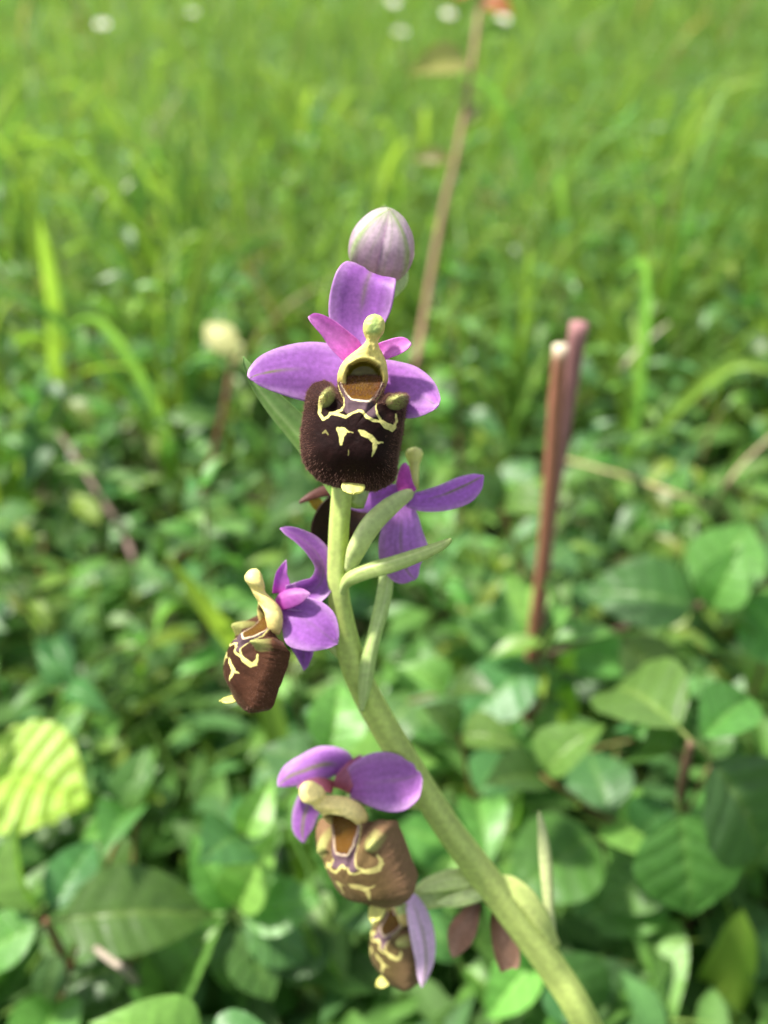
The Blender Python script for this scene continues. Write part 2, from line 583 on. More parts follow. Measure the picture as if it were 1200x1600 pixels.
# ------------------------------------------------------------------ grass
def blades(x, y, h, w, lean, color, seg=5, fold=.0, z0=None):
    """many blades in one mesh; arrays per blade"""
    n = len(x)
    az = rng.uniform(0, 2 * math.pi, n)
    d = np.stack([np.cos(az), np.sin(az)], -1)
    fa = az + rng.uniform(-1.2, 1.2, n) + math.pi / 2
    s = np.stack([np.cos(fa), np.sin(fa), np.zeros(n)], -1)
    t = np.linspace(0, 1, seg + 1)
    z = ground_z(x, y) - .003 if z0 is None else z0
    base = np.stack([x, y, z], -1)
    bend = lean[:, None] * t[None] ** 2
    C = np.zeros((n, seg + 1, 3))
    C[..., 0] = base[:, 0:1] + d[:, 0:1] * bend * h[:, None]
    C[..., 1] = base[:, 1:2] + d[:, 1:2] * bend * h[:, None]
    C[..., 2] = base[:, 2:3] + h[:, None] * (t[None] - .45 * np.minimum(lean, 1.2)[:, None] * t[None] ** 2.4)
    prof = np.array([.75, 1, 1, .85, .55, .06]) if seg == 5 else np.interp(t, [0, .2, .6, 1], [.8, 1, .9, .06])
    Wd = w[:, None] * prof[None] * .5
    L = C - s[:, None] * Wd[..., None]
    R = C + s[:, None] * Wd[..., None]
    V = np.stack([L, R], 2).reshape(-1, 3)
    k = (seg + 1) * 2
    j = np.arange(seg) * 2
    fq = np.stack([j, j + 1, j + 3, j + 2], -1)
    F = (np.arange(n) * k)[:, None, None] + fq[None]
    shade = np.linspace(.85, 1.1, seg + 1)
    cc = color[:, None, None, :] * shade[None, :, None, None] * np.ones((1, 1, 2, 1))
    return V, F.reshape(-1, 4), cc.reshape(-1, 3)


def grass_cols(n, yel=.5, dry=.03):
    a = rng.random((n, 1))
    c = G_MID * 1.15 * (1 - a) + G_YEL * 1.05 * a
    c = c * (1 - yel * .3 + yel * .6 * rng.random((n, 1)))
    dm = rng.random(n) < dry
    c[dm] = np.array([.36, .29, .13]) * (.7 + .5 * rng.random((dm.sum(), 1)))
    return c


def patch_density(x, y, seed):
    return fbm(x * 3.1 + 9, y * 3.1 + 4, seed)


def rand_wedge(n, ylo, yhi, spread=.66, xmin=.12, power=1.0):
    y = ylo + (yhi - ylo) * rng.random(n) ** power
    x = (rng.random(n) * 2 - 1) * (xmin + spread * y)
    return x, y


def make_grass():
    parts = []
    # low undergrowth close by
    x, y = rand_wedge(4200, .08, .8, spread=.8, xmin=.25)
    y = np.where(rng.random(len(y)) < .25, rng.uniform(-.3, .12, len(y)), y)
    k = np.hypot(x - .068, y - .066) > .012; x, y = x[k], y[k]
    n = len(x)
    parts.append(blades(x, y, rng.uniform(.03, .11, n), rng.uniform(.0015, .003, n), rng.uniform(.2, 1.1, n), grass_cols(n, dry=.06)))
    # meadow
    x, y = rand_wedge(24000, .55, 2.4, spread=1.05, xmin=.2, power=.9)
    n = len(x)
    h = rng.uniform(.09, .22, n) * (.7 + .6 * patch_density(x, y, 2))
    parts.append(blades(x, y, h, rng.uniform(.002, .0052, n), rng.uniform(.1, .9, n), grass_cols(n)))
    x, y = rand_wedge(36000, 2.0, 9, spread=1.15, power=.9)
    n = len(x)
    h = rng.uniform(.10, .26, n) * (.6 + .8 * patch_density(x, y, 2))
    parts.append(blades(x, y, h, rng.uniform(.005, .011, n), rng.uniform(.1, .8, n), grass_cols(n)))
    V = []; F = []; C = []; o = 0
    for v, f, c in parts:
        V.append(v); F.append(f + o); C.append(c); o += len(v)
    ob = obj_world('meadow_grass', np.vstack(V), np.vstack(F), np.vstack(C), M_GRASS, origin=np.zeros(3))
    tag(ob, 'fresh green meadow grass stretching away behind the orchid', 'grass', kind='stuff')


make_grass()


def ground_cover():
    """low broad leaves carpeting the soil between the plants"""
    Vs = []; Fs = []; Cs = []; o = 0
    n = 15000
    y = .09 + 3.4 * rng.random(n) ** 1.7
    x = (rng.random(n) * 2 - 1) * (.24 + 1.0 * y)
    nf = rng.random(n) < .16
    y = np.where(nf, rng.uniform(-.35, .12, n), y); x = np.where(nf, rng.uniform(-.4, .4, n), x)
    k = np.hypot(x - .068, y - .066) > .012; x, y = x[k], y[k]; n = len(x)
    z = ground_z(x, y) + rng.random(n) ** 1.3 * np.where(y < .6, .055, .11) + .004
    L = rng.uniform(.016, .040, n) * np.where(y > .8, 1.5, 1)
    az = rng.uniform(0, 6.28, n); el = rng.uniform(-.3, .7, n)
    d = np.stack([np.cos(az) * np.cos(el), np.sin(az) * np.cos(el), np.sin(el)], -1)
    s = nrm(np.stack([-np.sin(az), np.cos(az), rng.uniform(-.4, .4, n)], -1))
    nn = np.cross(s, -d)
    t = np.array([0, .25, .5, .75, 1.0]); w = np.array([.03, .2, .24, .15, .01])[None] * rng.uniform(.5, 1.05, (n, 1))
    dr = np.array([0, .02, .06, .14, .26])
    cen = np.stack([x, y, z], -1)[:, None] + d[:, None] * (t[None] * L[:, None])[..., None]
    cen[..., 2] -= dr[None] * L[:, None]
    ed = s[:, None] * (w * L[:, None])[..., None]
    up = nn[:, None] * (w * L[:, None] * .35)[..., None]
    V = np.stack([cen - ed + up, cen, cen + ed + up], 2)
    f = []
    for i in range(4):
        for j in range(2):
            a = i * 3 + j
            f.append([a, a + 1, a + 4, a + 3])
    F = (np.arange(n) * 15)[:, None, None] + np.array(f)[None]
    a = rng.random((n, 1))
    c = np.where(a < .4, G_DARK * 1.1, np.where(a < .75, G_MID, G_BLUE)) * (.55 + .75 * rng.random((n, 1)))
    C = np.repeat(c[:, None], 15, 1)
    C[:, 1::3] *= 1.3
    ob = obj_world('ground_cover', V.reshape(-1, 3), F.reshape(-1, 4), C.reshape(-1, 3), M_COVER, origin=np.zeros(3))
    tag(ob, 'carpet of low green leaves covering the meadow floor', 'ground cover', kind='stuff')


ground_cover()


def single_blade(pts_w, width, normal, color, n=22, m=7, fold=.35):
    S = spline(pts_w, n)
    u = np.linspace(0, 1, n)
    w = width * .5 * np.interp(u, [0, .1, .55, .85, 1], [.7, 1, .95, .6, .03])
    V, F, U, VV = ribbon(S, w, w, normal, m, fold)
    c = color[None] * (.9 + .25 * np.abs(VV)[:, None]) * (1 + .15 * np.sin(VV * 14)[:, None])
    return V, F, c


def tuft(loc, nb, h, wd, label, group, seed, colr=None, lean=.6):
    rs = random.Random(seed)
    x0, y0 = loc
    z0 = float(ground_z(x0, y0))
    root = empty('grass_tuft', (x0, y0, z0), label, 'grass tuft', group)
    for i in range(nb):
        a = rs.uniform(0, 6.28); l = rs.uniform(.15, lean) * h; hh = h * rs.uniform(.6, 1.1)
        q = np.array([[0, 0, -.004], [math.cos(a) * l * .15, math.sin(a) * l * .15, hh * .45], [math.cos(a) * l * .55, math.sin(a) * l * .55, hh * .85], [math.cos(a) * l, math.sin(a) * l, hh * rs.uniform(.85, 1.0)]])
        q[:, :2] += np.array([rs.uniform(-.006, .006), rs.uniform(-.006, .006)])
        q = q + np.array([x0, y0, z0])
        fa = rs.uniform(0, 6.28)
        c = (G_YEL * rs.uniform(.75, 1.15) if rs.random() < .6 else G_MID * rs.uniform(1, 1.4)) if colr is None else colr
        V, F, cc = single_blade(q, wd * rs.uniform(.7, 1.2), (math.cos(fa), math.sin(fa), .3), c)
        obj_world('blade', V, F, cc, M_GRASS, root)
    return root


rs = random.Random(5)
for i in range(90):
    y = rs.uniform(.42, 1.35)
    x = rs.uniform(-1, 1) * (.1 + .55 * y)
    nb, th, tw = rs.randint(4, 10), rs.uniform(.14, .24), rs.uniform(.0045, .008)
    look = ('tall' if th > .19 else 'short') + (' broad bladed' if tw > .0062 else ' narrow bladed') + ' grass tuft of %s blades' % ['four', 'five', 'six', 'seven', 'eight', 'nine', 'ten'][nb - 4]
    tuft((x, y), nb, th, tw, label_for(look, x, y), 'grass tufts in the meadow', 500 + i)


def hero_blade(pix, width, label, color, normal=None, foot=True):
    """pix: (px, py, height above ground) from foot to tip"""
    P = [at_h(a, b, h) for a, b, h in pix]
    n = nrm(CAM - P[len(P) // 2]) if normal is None else normal
    root = empty('grass_plant', P[0], label, 'grass')
    V, F, c = single_blade(np.array(P), width, n, color)
    obj_world('blade', V, F, c, M_GRASS, root)
    return root


hero_blade([(505, 1470, -.003), (490, 1400, .03), (455, 1240, .075), (415, 1080, .115), (398, 1020, .13)], .011, 'broad pale grass blade rising behind the brown lipped side flower', G_YEL * .8)
hero_blade([(420, 1120, .0), (385, 1030, .06), (330, 960, .11), (262, 868, .145)], .0085, 'bright narrow grass blade leaning left behind the yellow column', G_YEL * 1.05)
hero_blade([(892, 1215, -.003), (888, 1130, .045), (885, 1060, .08), (890, 985, .11)], .010, 'bright yellow green upright blade beside the brown twig', G_YEL * 1.35)
hero_blade([(95, 720, .0), (92, 640, .05), (85, 480, .14), (60, 330, .21)], .012, 'tall bright grass blade above the fallen grey twig', G_YEL)
hero_blade([(1085, 1600, -.003), (1120, 1560, .03), (1150, 1490, .06), (1160, 1420, .08)], .018, 'broad yellow green blade under the large hanging leaves', G_YEL * 1.1)


# ------------------------------------------------------------------ plants singled out in the photograph
def woody(name, pts_w, r0, r1, color, parent, n=40, seg=10, tipcol=None, seed=0):
    S = spline(pts_w, n)
    u = np.linspace(0, 1, n)
    rr = (r0 + (r1 - r0) * u) * (1 + .10 * np.sin(u * 30 + seed) * 0 + .12 * np.exp(-((u * 4 % 1 - .5) / .05) ** 2))
    V, F, U, A = tube(S, rr, seg)
    c = color[None] * (.8 + .5 * fbm(U * 14 + seed, A, seed)[:, None])
    if tipcol is not None:
        k = sstep(.972, .985, U)[:, None]
        c = c * (1 - k) + tipcol[None] * k
    return obj_world(name, V, tri_fix(F), c, M_STEM, parent)


def hero_leaf(parent, me, bpx, tpx, n=None, size=None, wscale=1.0, name='leaf'):
    """bpx, tpx: (px, py, height) of leaf base and tip"""
    a = at_h(*bpx); b = at_h(*tpx)
    L = np.linalg.norm(b - a) if size is None else size
    nv = nrm(CAM - (a + b) / 2) * .75 + np.array([0, 0, .6]) if n is None else n
    return add_leaf(parent, me, a - world_origin(parent), b - a, nv, L, name, wscale)


def hero_plant(name, foot, label, cat, stem, r, scol, leaves):
    f = at_h(*foot)
    root = empty(name, f, label, cat)
    P = [f] + [at_h(*q) for q in stem]
    woody('stem', np.array(P), r, r * .55, scol, root)
    for L in leaves:
        hero_leaf(root, *L)
    return root


# dogwood shoot, lower left
hero_plant('dogwood_shoot', (140, 1590, 0), 'red stemmed dogwood shoot with one long dark leaf over the lower carpet', 'dogwood',
           [(118, 1540, .04), (92, 1480, .07), (72, 1438, .10)], .0019, C_RED * 1.2,
           [(OVAL[1], (75, 1440, .10), (335, 1400, .112), None, None, 1.0), (OVAL[2], (72, 1432, .10), (-15, 1300, .125), (-.6, -.5, .6)),
            (OVAL[0], (72, 1440, .098), (-60, 1500, .09)), (OVAL[3], (75, 1436, .102), (150, 1290, .11)), (OVAL[3], (92, 1480, .07), (60, 1590, .06)), (OVAL[0], (110, 1525, .05), (260, 1560, .05))])
# big sunlit leaf at the left border
hero_plant('hazel_seedling', (-60, 1420, 0), 'hazel seedling with one round sunlit leaf with pale parallel veins', 'hazel',
           [(-70, 1330, .05), (-75, 1210, .10)], .002, C_BROWN,
           [(HAZEL, (-75, 1185, .10), (122, 1232, .112), (.35, -.35, .95), None, .8), (DOG[1], (-72, 1290, .07), (60, 1330, .075))])
# rosette of radiating leaves, lower centre-left
hero_plant('dogwood_shoot', (372, 1540, 0), 'dogwood shoot with pale leaves radiating from its top below the side flower', 'dogwood',
           [(368, 1480, .05), (366, 1430, .09)], .0016, C_GSTEM,
           [(OVAL[2], (366, 1430, .09), (300, 1300, .115)), (OVAL[2], (367, 1428, .09), (420, 1308, .12)), (OVAL[0], (368, 1430, .09), (500, 1400, .10)),
            (OVAL[3], (368, 1436, .088), (500, 1500, .08)), (OVAL[1], (366, 1434, .088), (352, 1580, .075)), (OVAL[0], (366, 1432, .09), (255, 1440, .085)), (OVAL[0], (367, 1436, .086), (430, 1570, .075))])
# small shoots near the bottom left
hero_plant('dogwood_shoot', (275, 1640, 0), 'small shoot with two upright folded glossy leaves beside a grey twig', 'dogwood',
           [(272, 1600, .035), (268, 1565, .06)], .0014, C_BROWN,
           [(OVAL[2], (268, 1566, .06), (318, 1440, .10), (-.6, -.6, .4)), (OVAL[2], (268, 1566, .06), (235, 1468, .09), (.3, -.6, .6)), (OVAL[0], (268, 1568, .06), (205, 1545, .075)), (OVAL[3], (268, 1572, .055), (180, 1640, .05))])
hero_plant('bramble_sprout', (205, 1570, 0), 'tiny sprout with yellow green and reddish young leaves', 'sprout',
           [(203, 1530, .05), (200, 1500, .08)], .001, C_RED,
           [(SPRIG[0], (198, 1502, .08), (186, 1425, .10), (.4, -.6, .5)), (SPRIG[2], (200, 1500, .08), (222, 1420, .10), (-.6, -.5, .5)), (SPRIG[1], (202, 1502, .08), (240, 1440, .095), (-.6, -.5, .5))])
# right-hand shrub with big leaves
hero_plant('dogwood_shrub', (1075, 1520, 0), 'dogwood shrub with large dark hanging leaves beside the brown twig', 'dogwood',
           [(1068, 1420, .04), (1062, 1320, .09), (1066, 1230, .14), (1080, 1160, .165)], .0022, C_BROWN,
           [(OVAL[0], (1058, 1248, .135), (1090, 1458, .10), None, None, 1.25), (OVAL[3], (1095, 1165, .16), (1260, 1390, .12), None, None, 1.1),
            (OVAL[1], (1084, 1160, .165), (905, 985, .155), None, None, 1.0), (OVAL[1], (1075, 1180, .155), (930, 1130, .13)), (OVAL[3], (1060, 1250, .13), (960, 1330, .10)),
            (OVAL[0], (1062, 1330, .085), (930, 1420, .07)), (OVAL[2], (1085, 1165, .165), (1190, 1060, .17))])
hero_plant('dogwood_branch', (1330, 1080, 0), 'long brown dogwood branch with a pale upright leaf crossing behind the twig', 'dogwood',
           [(1320, 920, .09), (1200, 912, .12), (1080, 950, .125), (960, 985, .12), (840, 1030, .105), (720, 1100, .08)], .0019, C_BROWN * .8,
           [(OVAL[2], (1105, 958, .125), (1160, 855, .155), (-.4, -.8, .5), None, 1.3), (OVAL[1], (1100, 950, .125), (915, 895, .14), None, None, 1.2), (OVAL[0], (1150, 930, .12), (1280, 1040, .11), None, None, 1.3),
            (OVAL[3], (845, 1028, .105), (710, 1130, .10)), (OVAL[0], (1090, 950, .125), (1180, 800, .15)), (OVAL[0], (850, 1025, .107), (905, 960, .12)), (OVAL[1], (960, 985, .12), (1090, 1120, .10), None, None, 1.1)])
hero_plant('dogwood_shoot', (950, 1440, 0), 'dogwood shoot with a broad oval leaf behind the upright bract', 'dogwood',
           [(945, 1380, .05), (940, 1300, .095)], .0016, C_BROWN,
           [(OVAL[0], (940, 1296, .095), (795, 1395, .10), None, None, 1.1), (DOG[2], (940, 1298, .095), (1000, 1220, .10)), (OVAL[3], (944, 1370, .055), (905, 1500, .045))])
hero_plant('dogwood_shoot', (880, 1680, 0), 'dogwood shoot with dark leaves under the slanting orchid stem', 'dogwood',
           [(870, 1590, .05), (862, 1500, .085)], .0016, C_BROWN,
           [(OVAL[1], (862, 1480, .085), (985, 1620, .07), None, None, 1.1), (OVAL[2], (855, 1480, .085), (748, 1600, .075)), (OVAL[3], (866, 1520, .07), (1080, 1640, .05)), (OVAL[0], (860, 1500, .085), (730, 1460, .07))])


# twigs and sapling
def twig(name, pts_pxd, r0, r1, color, label, cat='twig', tipcol=None, leaves=()):
    """pts (px, py, depth or None for the ground) bottom to top"""
    P = []
    for px, py, d in pts_pxd:
        P.append(at_h(px, py, -.004) if d is None else at(px, py, d))
    root = empty(name, P[0], label, cat)
    woody('stem', np.array(P), r0, r1, color, root, tipcol=tipcol, seed=len(label))
    for me, b, t, d0, d1, ws in leaves:
        a = at(b[0], b[1], d0); e = at(t[0], t[1], d1)
        add_leaf(root, me, a - P[0], e - a, nrm(CAM - a) * .8 + np.array([0, 0, .5]), np.linalg.norm(e - a), 'leaf', ws)
    return root


twig('cut_twig', [(812, 1235, None), (822, 1120, .375), (832, 1000, .342), (845, 900, .322), (856, 790, .303), (866, 660, .285), (876, 540, .270)], .0023, .0025, np.array([.24, .095, .06]), 'red brown cut twig with a pale sawn tip', tipcol=np.array([.52, .44, .32]))
twig('bare_twig', [(824, 1215, None), (836, 1060, .362), (850, 900, .330), (866, 760, .308), (884, 640, .290), (905, 505, .272)], .0019, .0031, np.array([.26, .13, .125]), 'mauve brown bare twig touching the cut twig')
REDLEAF = leaf_mesh('leaf', .5, .3, .4, np.array([.30, .07, .03]), seed=81, n=12, m=9, vein=.4)
OLIVE = leaf_mesh('leaf', .4, .25, .5, np.array([.22, .20, .06]), seed=82, n=12, m=9, vein=.4)
DRY = leaf_mesh('leaf', .55, .4, .7, np.array([.36, .33, .16]), seed=83, n=12, m=9, vein=.4)
twig('sapling', [(628, 712, None), (645, 600, .50), (662, 500, .50), (690, 340, .51), (716, 230, .52), (735, 120, .53), (752, -5, .545), (760, -60, .55)], .0024, .0016, np.array([.20, .12, .07]), 'tall thin brown sapling with red young leaves at its top', 'sapling',
     leaves=[(REDLEAF, (752, -2), (800, 10), .545, .53, 1), (REDLEAF, (756, -30), (715, -20), .548, .53, 1), (OLIVE, (738, 95), (650, 92), .532, .50, 1.1), (SPRIG[0], (742, 60), (805, 42), .537, .55, 1), (OLIVE, (728, 200), (748, 150), .525, .53, .8), (OLIVE, (712, 250), (640, 240), .52, .52, .9)])
twig('dried_stem', [(286, 880, None), (310, 790, .46), (335, 700, .44), (352, 630, .43), (364, 560, .425)], .0014, .0012, np.array([.15, .07, .035]), 'thin brown stem ending in a withered cream leaf', 'dried stem',
     leaves=[(DRY, (366, 560), (318, 490), .425, .42, 1.1), (DRY, (362, 575), (372, 515), .425, .43, .8), (HERB[0], (345, 660), (250, 640), .43, .42, 1), (HERB[1], (347, 660), (430, 700), .43, .44, 1)])
twig('fallen_twig', [(228, 960, None), (214, 890, .44), (190, 830, .45), (150, 765, .46), (95, 680, .48)], .0018, .0012, np.array([.16, .10, .09]), 'grey brown fallen twig leaning over the left herbs')
twig('grey_twiglet', [(238, 1560, None), (200, 1520, .246), (172, 1500, .244), (150, 1482, .25)], .0012, .001, np.array([.22, .18, .14]), 'short grey dead twig beside the tiny sprout')
twig('dry_straw', [(1115, 800, None), (1130, 765, .40), (1180, 705, .41), (1260, 640, .43)], .0009, .0008, np.array([.36, .29, .17]), 'dry straw slanting up to the right over the grass', 'straw')
twig('dry_straw', [(1115, 800, None), (1090, 785, .40), (980, 745, .41), (860, 712, .43)], .0009, .0007, np.array([.36, .29, .15]), 'dry straw lying level behind the mauve brown twig', 'straw')
twig('dry_straw', [(975, 600, None), (970, 580, .50), (1010, 535, .50), (1045, 505, .5)], .0014, .0007, np.array([.42, .40, .26]), 'pale short straw standing beyond the twigs', 'straw')


# small white blooms far away
def daisy(px, py, h, s, label):
    top = at_h(px, py, h)
    foot = np.array([top[0] + .01, top[1] + .01, float(ground_z(top[0], top[1])) - .003])
    root = empty('daisy', foot, label, 'daisy', 'white daisies in the far grass')
    woody('stem', np.array([foot, (foot + top) / 2 + [.004, 0, .0], top]), .0011, .0009, C_GSTEM, root, n=10, seg=6)
    nrmv = nrm(np.array([.1, -.35, 1]))
    a = nrm(np.cross(nrmv, [1, 0, 0])); b = np.cross(nrmv, a)
    for k in range(14):
        an = k * 2 * math.pi / 14
        dd = a * math.cos(an) + b * math.sin(an)
        S = np.array([top + dd * s * .2 + nrmv * .0005, top + dd * s * .6 + nrmv * .0016, top + dd * s + nrmv * .001])
        V, F, U, VV = ribbon(spline(S, 6), np.array([.5, .8, 1, 1, .8, .3]) * s * .17, np.array([.5, .8, 1, 1, .8, .3]) * s * .17, nrmv, 3, .2)
        obj_world('ray_petal', V, F, np.array([.82, .82, .80]), M_WHITE, root)
    V, F, U, A = tube(np.array([top - nrmv * .001, top + nrmv * .0012, top + nrmv * .0024]), np.array([s * .34, s * .34, s * .18]), 10)
    obj_world('disc', V, tri_fix(F), np.array([.75, .5, .03]), M_WHITE, root)


for a in [(160, 38, .14, .015, 'lone white daisy in open grass left of the sapling'), (625, 50, .14, .014, 'white daisy in the far grass level with the olive sapling leaf'), (701, 22, .15, .015, 'white daisy just beside the stem of the tall sapling'),
          (786, 30, .15, .014, 'white daisy under the red young leaves of the sapling'), (614, 4, .15, .016, 'farthest white daisy in the grass, paired with a nearer one'), (300, 20, .14, .013, 'white daisy in far grass between the lone daisy and the daisy pair')]:
    daisy(*a[:4], a[4])


# ------------------------------------------------------------------ the orchid
U1 = .125 / F_PX / 3.0        # one unit of the enlarged drawing grid (a third of a photo pixel at the flower), metres


def Z1(x, y):                  # enlarged-drawing coordinates -> photo pixels
    return 350 + x / 3.0, 300 + y / 3.0


def Z2(x, y):
    return 280 + x * .4333, 680 + y * .4335


def Z3(x, y):
    return 400 + x * .4667, 1130 + y * .4667


def sheet(name, parent, pts, conv, depth, normal, colour, mat, n=36, m=21, cup=0.0, thick=.00035, ripple=.06, seed=0, wunit=None, tipround=True):
    """pts rows: x, y, extra depth mm, left half width, right half width (drawing units)"""
    P = spline(np.array(pts, float), n, (1 - np.cos(np.linspace(0, 1, n) * math.pi)) / 2 * .5 + np.linspace(0, 1, n) * .5)
    sc = (conv(1, 0)[0] - conv(0, 0)[0])
    S = []
    for x, y, dz, _, _ in P:
        px, py = conv(x, y)
        S.append(cam_pt(px, py, depth + dz * .001))
    k = depth / F_PX * sc
    wl = np.maximum(P[:, 3], 1) * k; wr = np.maximum(P[:, 4], 1) * k
    V, F, U, VV = ribbon(np.array(S), wl, wr, normal, m, cup, thick, ripple, seed)
    c = colour(U, VV, seed)
    return obj_world(name, c2w(V), F, c, mat, parent)


PURPLE = np.array([.325, .118, .43]); PINK = np.array([.56, .19, .53]); PALE = np.array([.72, .50, .72]); MAG = np.array([.46, .06, .40])
VEIN = np.array([.20, .20, .08])


def sepal_col(base=PURPLE, edge=PALE, vein=.6, veinw=.05, tipg=0.0, side=.12, v0=.15):
    def f(u, v, seed):
        n = fbm(u * 3 + seed * 2.1, v * 2.5 + seed, seed)
        c = base[None] * (1 + .45 * (n - .5))[:, None]
        k = (sstep(.55, 1.0, np.abs(v)) * .35 + sstep(.7, 1, u) * .25)[:, None] * (.5 + n[:, None])
        c = c * (1 - k) + edge[None] * k
        # fine lengthwise veins
        fine = .5 + .5 * np.cos(v * 22 + 1.5 * np.sin(u * 5 + seed))
        c = c * (1 - side * (fine ** 4)[:, None])
        vv = v + .05 * (fbm(u * 6, u * 0 + 3, seed) - .5)
        g = np.exp(-(vv / veinw) ** 2) * vein * sstep(v0, v0 + .25, u) * (.55 + .9 * vnoise(u * 14, v * 6, seed + 9))
        g = np.clip(g + tipg * sstep(.9, 1, u), 0, 1)[:, None]
        return c * (1 - g) + VEIN[None] * g
    return f


def petal_col(base=PINK, root=MAG, tip=PALE):
    def f(u, v, seed):
        k = sstep(.45, 0, u)[:, None]
        c = base[None] * (1 - k) + root[None] * k
        k = sstep(.5, 1, u)[:, None] * .45
        c = c * (1 - k) + tip[None] * k
        return c * (1 + .3 * (fbm(u * 5, v * 2, seed) - .5))[:, None]
    return f


def green_col(base=np.array([.26, .40, .13]), edge=np.array([.42, .52, .22]), stripes=9):
    def f(u, v, seed):
        c = base[None] * (1 + .3 * (fbm(u * 6, v * 2 + seed, seed) - .5))[:, None]
        k = (.5 + .5 * np.cos(v * stripes * 1.6))[:, None] * .35
        c = c * (1 - k) + edge[None] * k
        k = np.exp(-(v / .12) ** 2)[:, None] * .4
        return c * (1 - k) + edge[None] * k
    return f


def poly_dist(x, y, line):
    """distance to polyline, and its width interpolated (rows x, y, w) -> signed distance"""
    best = np.full(x.shape, 1e9)
    for (x0, y0, w0), (x1, y1, w1) in zip(line[:-1], line[1:]):
        dx, dy = x1 - x0, y1 - y0
        t = np.clip(((x - x0) * dx + (y - y0) * dy) / (dx * dx + dy * dy + 1e-9), 0, 1)
        d = np.hypot(x - x0 - t * dx, y - y0 - t * dy) - (w0 + (w1 - w0) * t)
        best = np.minimum(best, d)
    return best


def poly_in(x, y, poly):
    ins = np.zeros(x.shape, bool)
    P = np.array(poly, float)
    for (x0, y0), (x1, y1) in zip(P, np.roll(P, -1, 0)):
        c = ((y0 > y) != (y1 > y)) & (x < (x1 - x0) * (y - y0) / (y1 - y0 + 1e-9) + x0)
        ins ^= c
    return ins


LIP_OUT = [(545, 880), (536, 905), (530, 940), (520, 925), (500, 900), (475, 888), (440, 893), (408, 915), (388, 955), (378, 1020), (366, 1080), (360, 1150), (362, 1215), (372, 1265), (400, 1305), (440, 1345), (490, 1370), (550, 1384),
           (610, 1388), (680, 1398), (715, 1397), (755, 1378), (795, 1348), (810, 1300), (820, 1220), (832, 1150), (843, 1080), (851, 1020), (863, 975), (853, 951), (805, 945), (765, 947), (745, 958), (750, 915), (752, 880), (735, 868), (650, 864), (562, 868)]
CX, CY = 610.0, 1130.0
CREAM = np.array([.62, .57, .19]); CREAM2 = np.array([.66, .54, .34])
L_IN = [(548, 895, 3), (560, 925, 3), (580, 960, 4), (600, 985, 5), (640, 996, 5), (685, 998, 5), (708, 975, 4), (728, 930, 3), (745, 890, 3)]
L_MID = [(534, 905, 3), (548, 945, 4), (566, 985, 4.5), (569, 1015, 5), (556, 1040, 7), (530, 1050, 8), (505, 1052, 8)]
L_MIDR = [(752, 900, 3), (735, 950, 3.5), (716, 985, 4), (713, 1020, 4), (718, 1055, 5), (735, 1085, 7), (765, 1100, 8), (795, 1108, 8), (808, 1080, 7), (806, 1050, 6)]
L_WAVE = [(470, 990, 18), (458, 1020, 12), (455, 1050, 9), (474, 1078, 9), (496, 1068, 7), (512, 1054, 7), (540, 1060, 8), (580, 1072, 8), (605, 1058, 7), (634, 1042, 8), (655, 1050, 8), (672, 1072, 8), (700, 1086, 9), (735, 1090, 7), (755, 1110, 9), (785, 1122, 9), (803, 1105, 7)]
BLOBS = [[(545, 1128, 9), (562, 1140, 22), (558, 1165, 12), (557, 1192, 7)], [(565, 1132, 12), (590, 1140, 5), (612, 1142, 3)],
         [(640, 1136, 6), (655, 1146, 14), (685, 1160, 13), (708, 1180, 13), (708, 1205, 10), (702, 1228, 7), (696, 1248, 4)], [(700, 1180, 8), (725, 1185, 6), (744, 1184, 3)]]
SPECK = [[(472, 1142, 4), (485, 1136, 6), (497, 1150, 4)], [(590, 1225, 3), (588, 1245, 2)]]


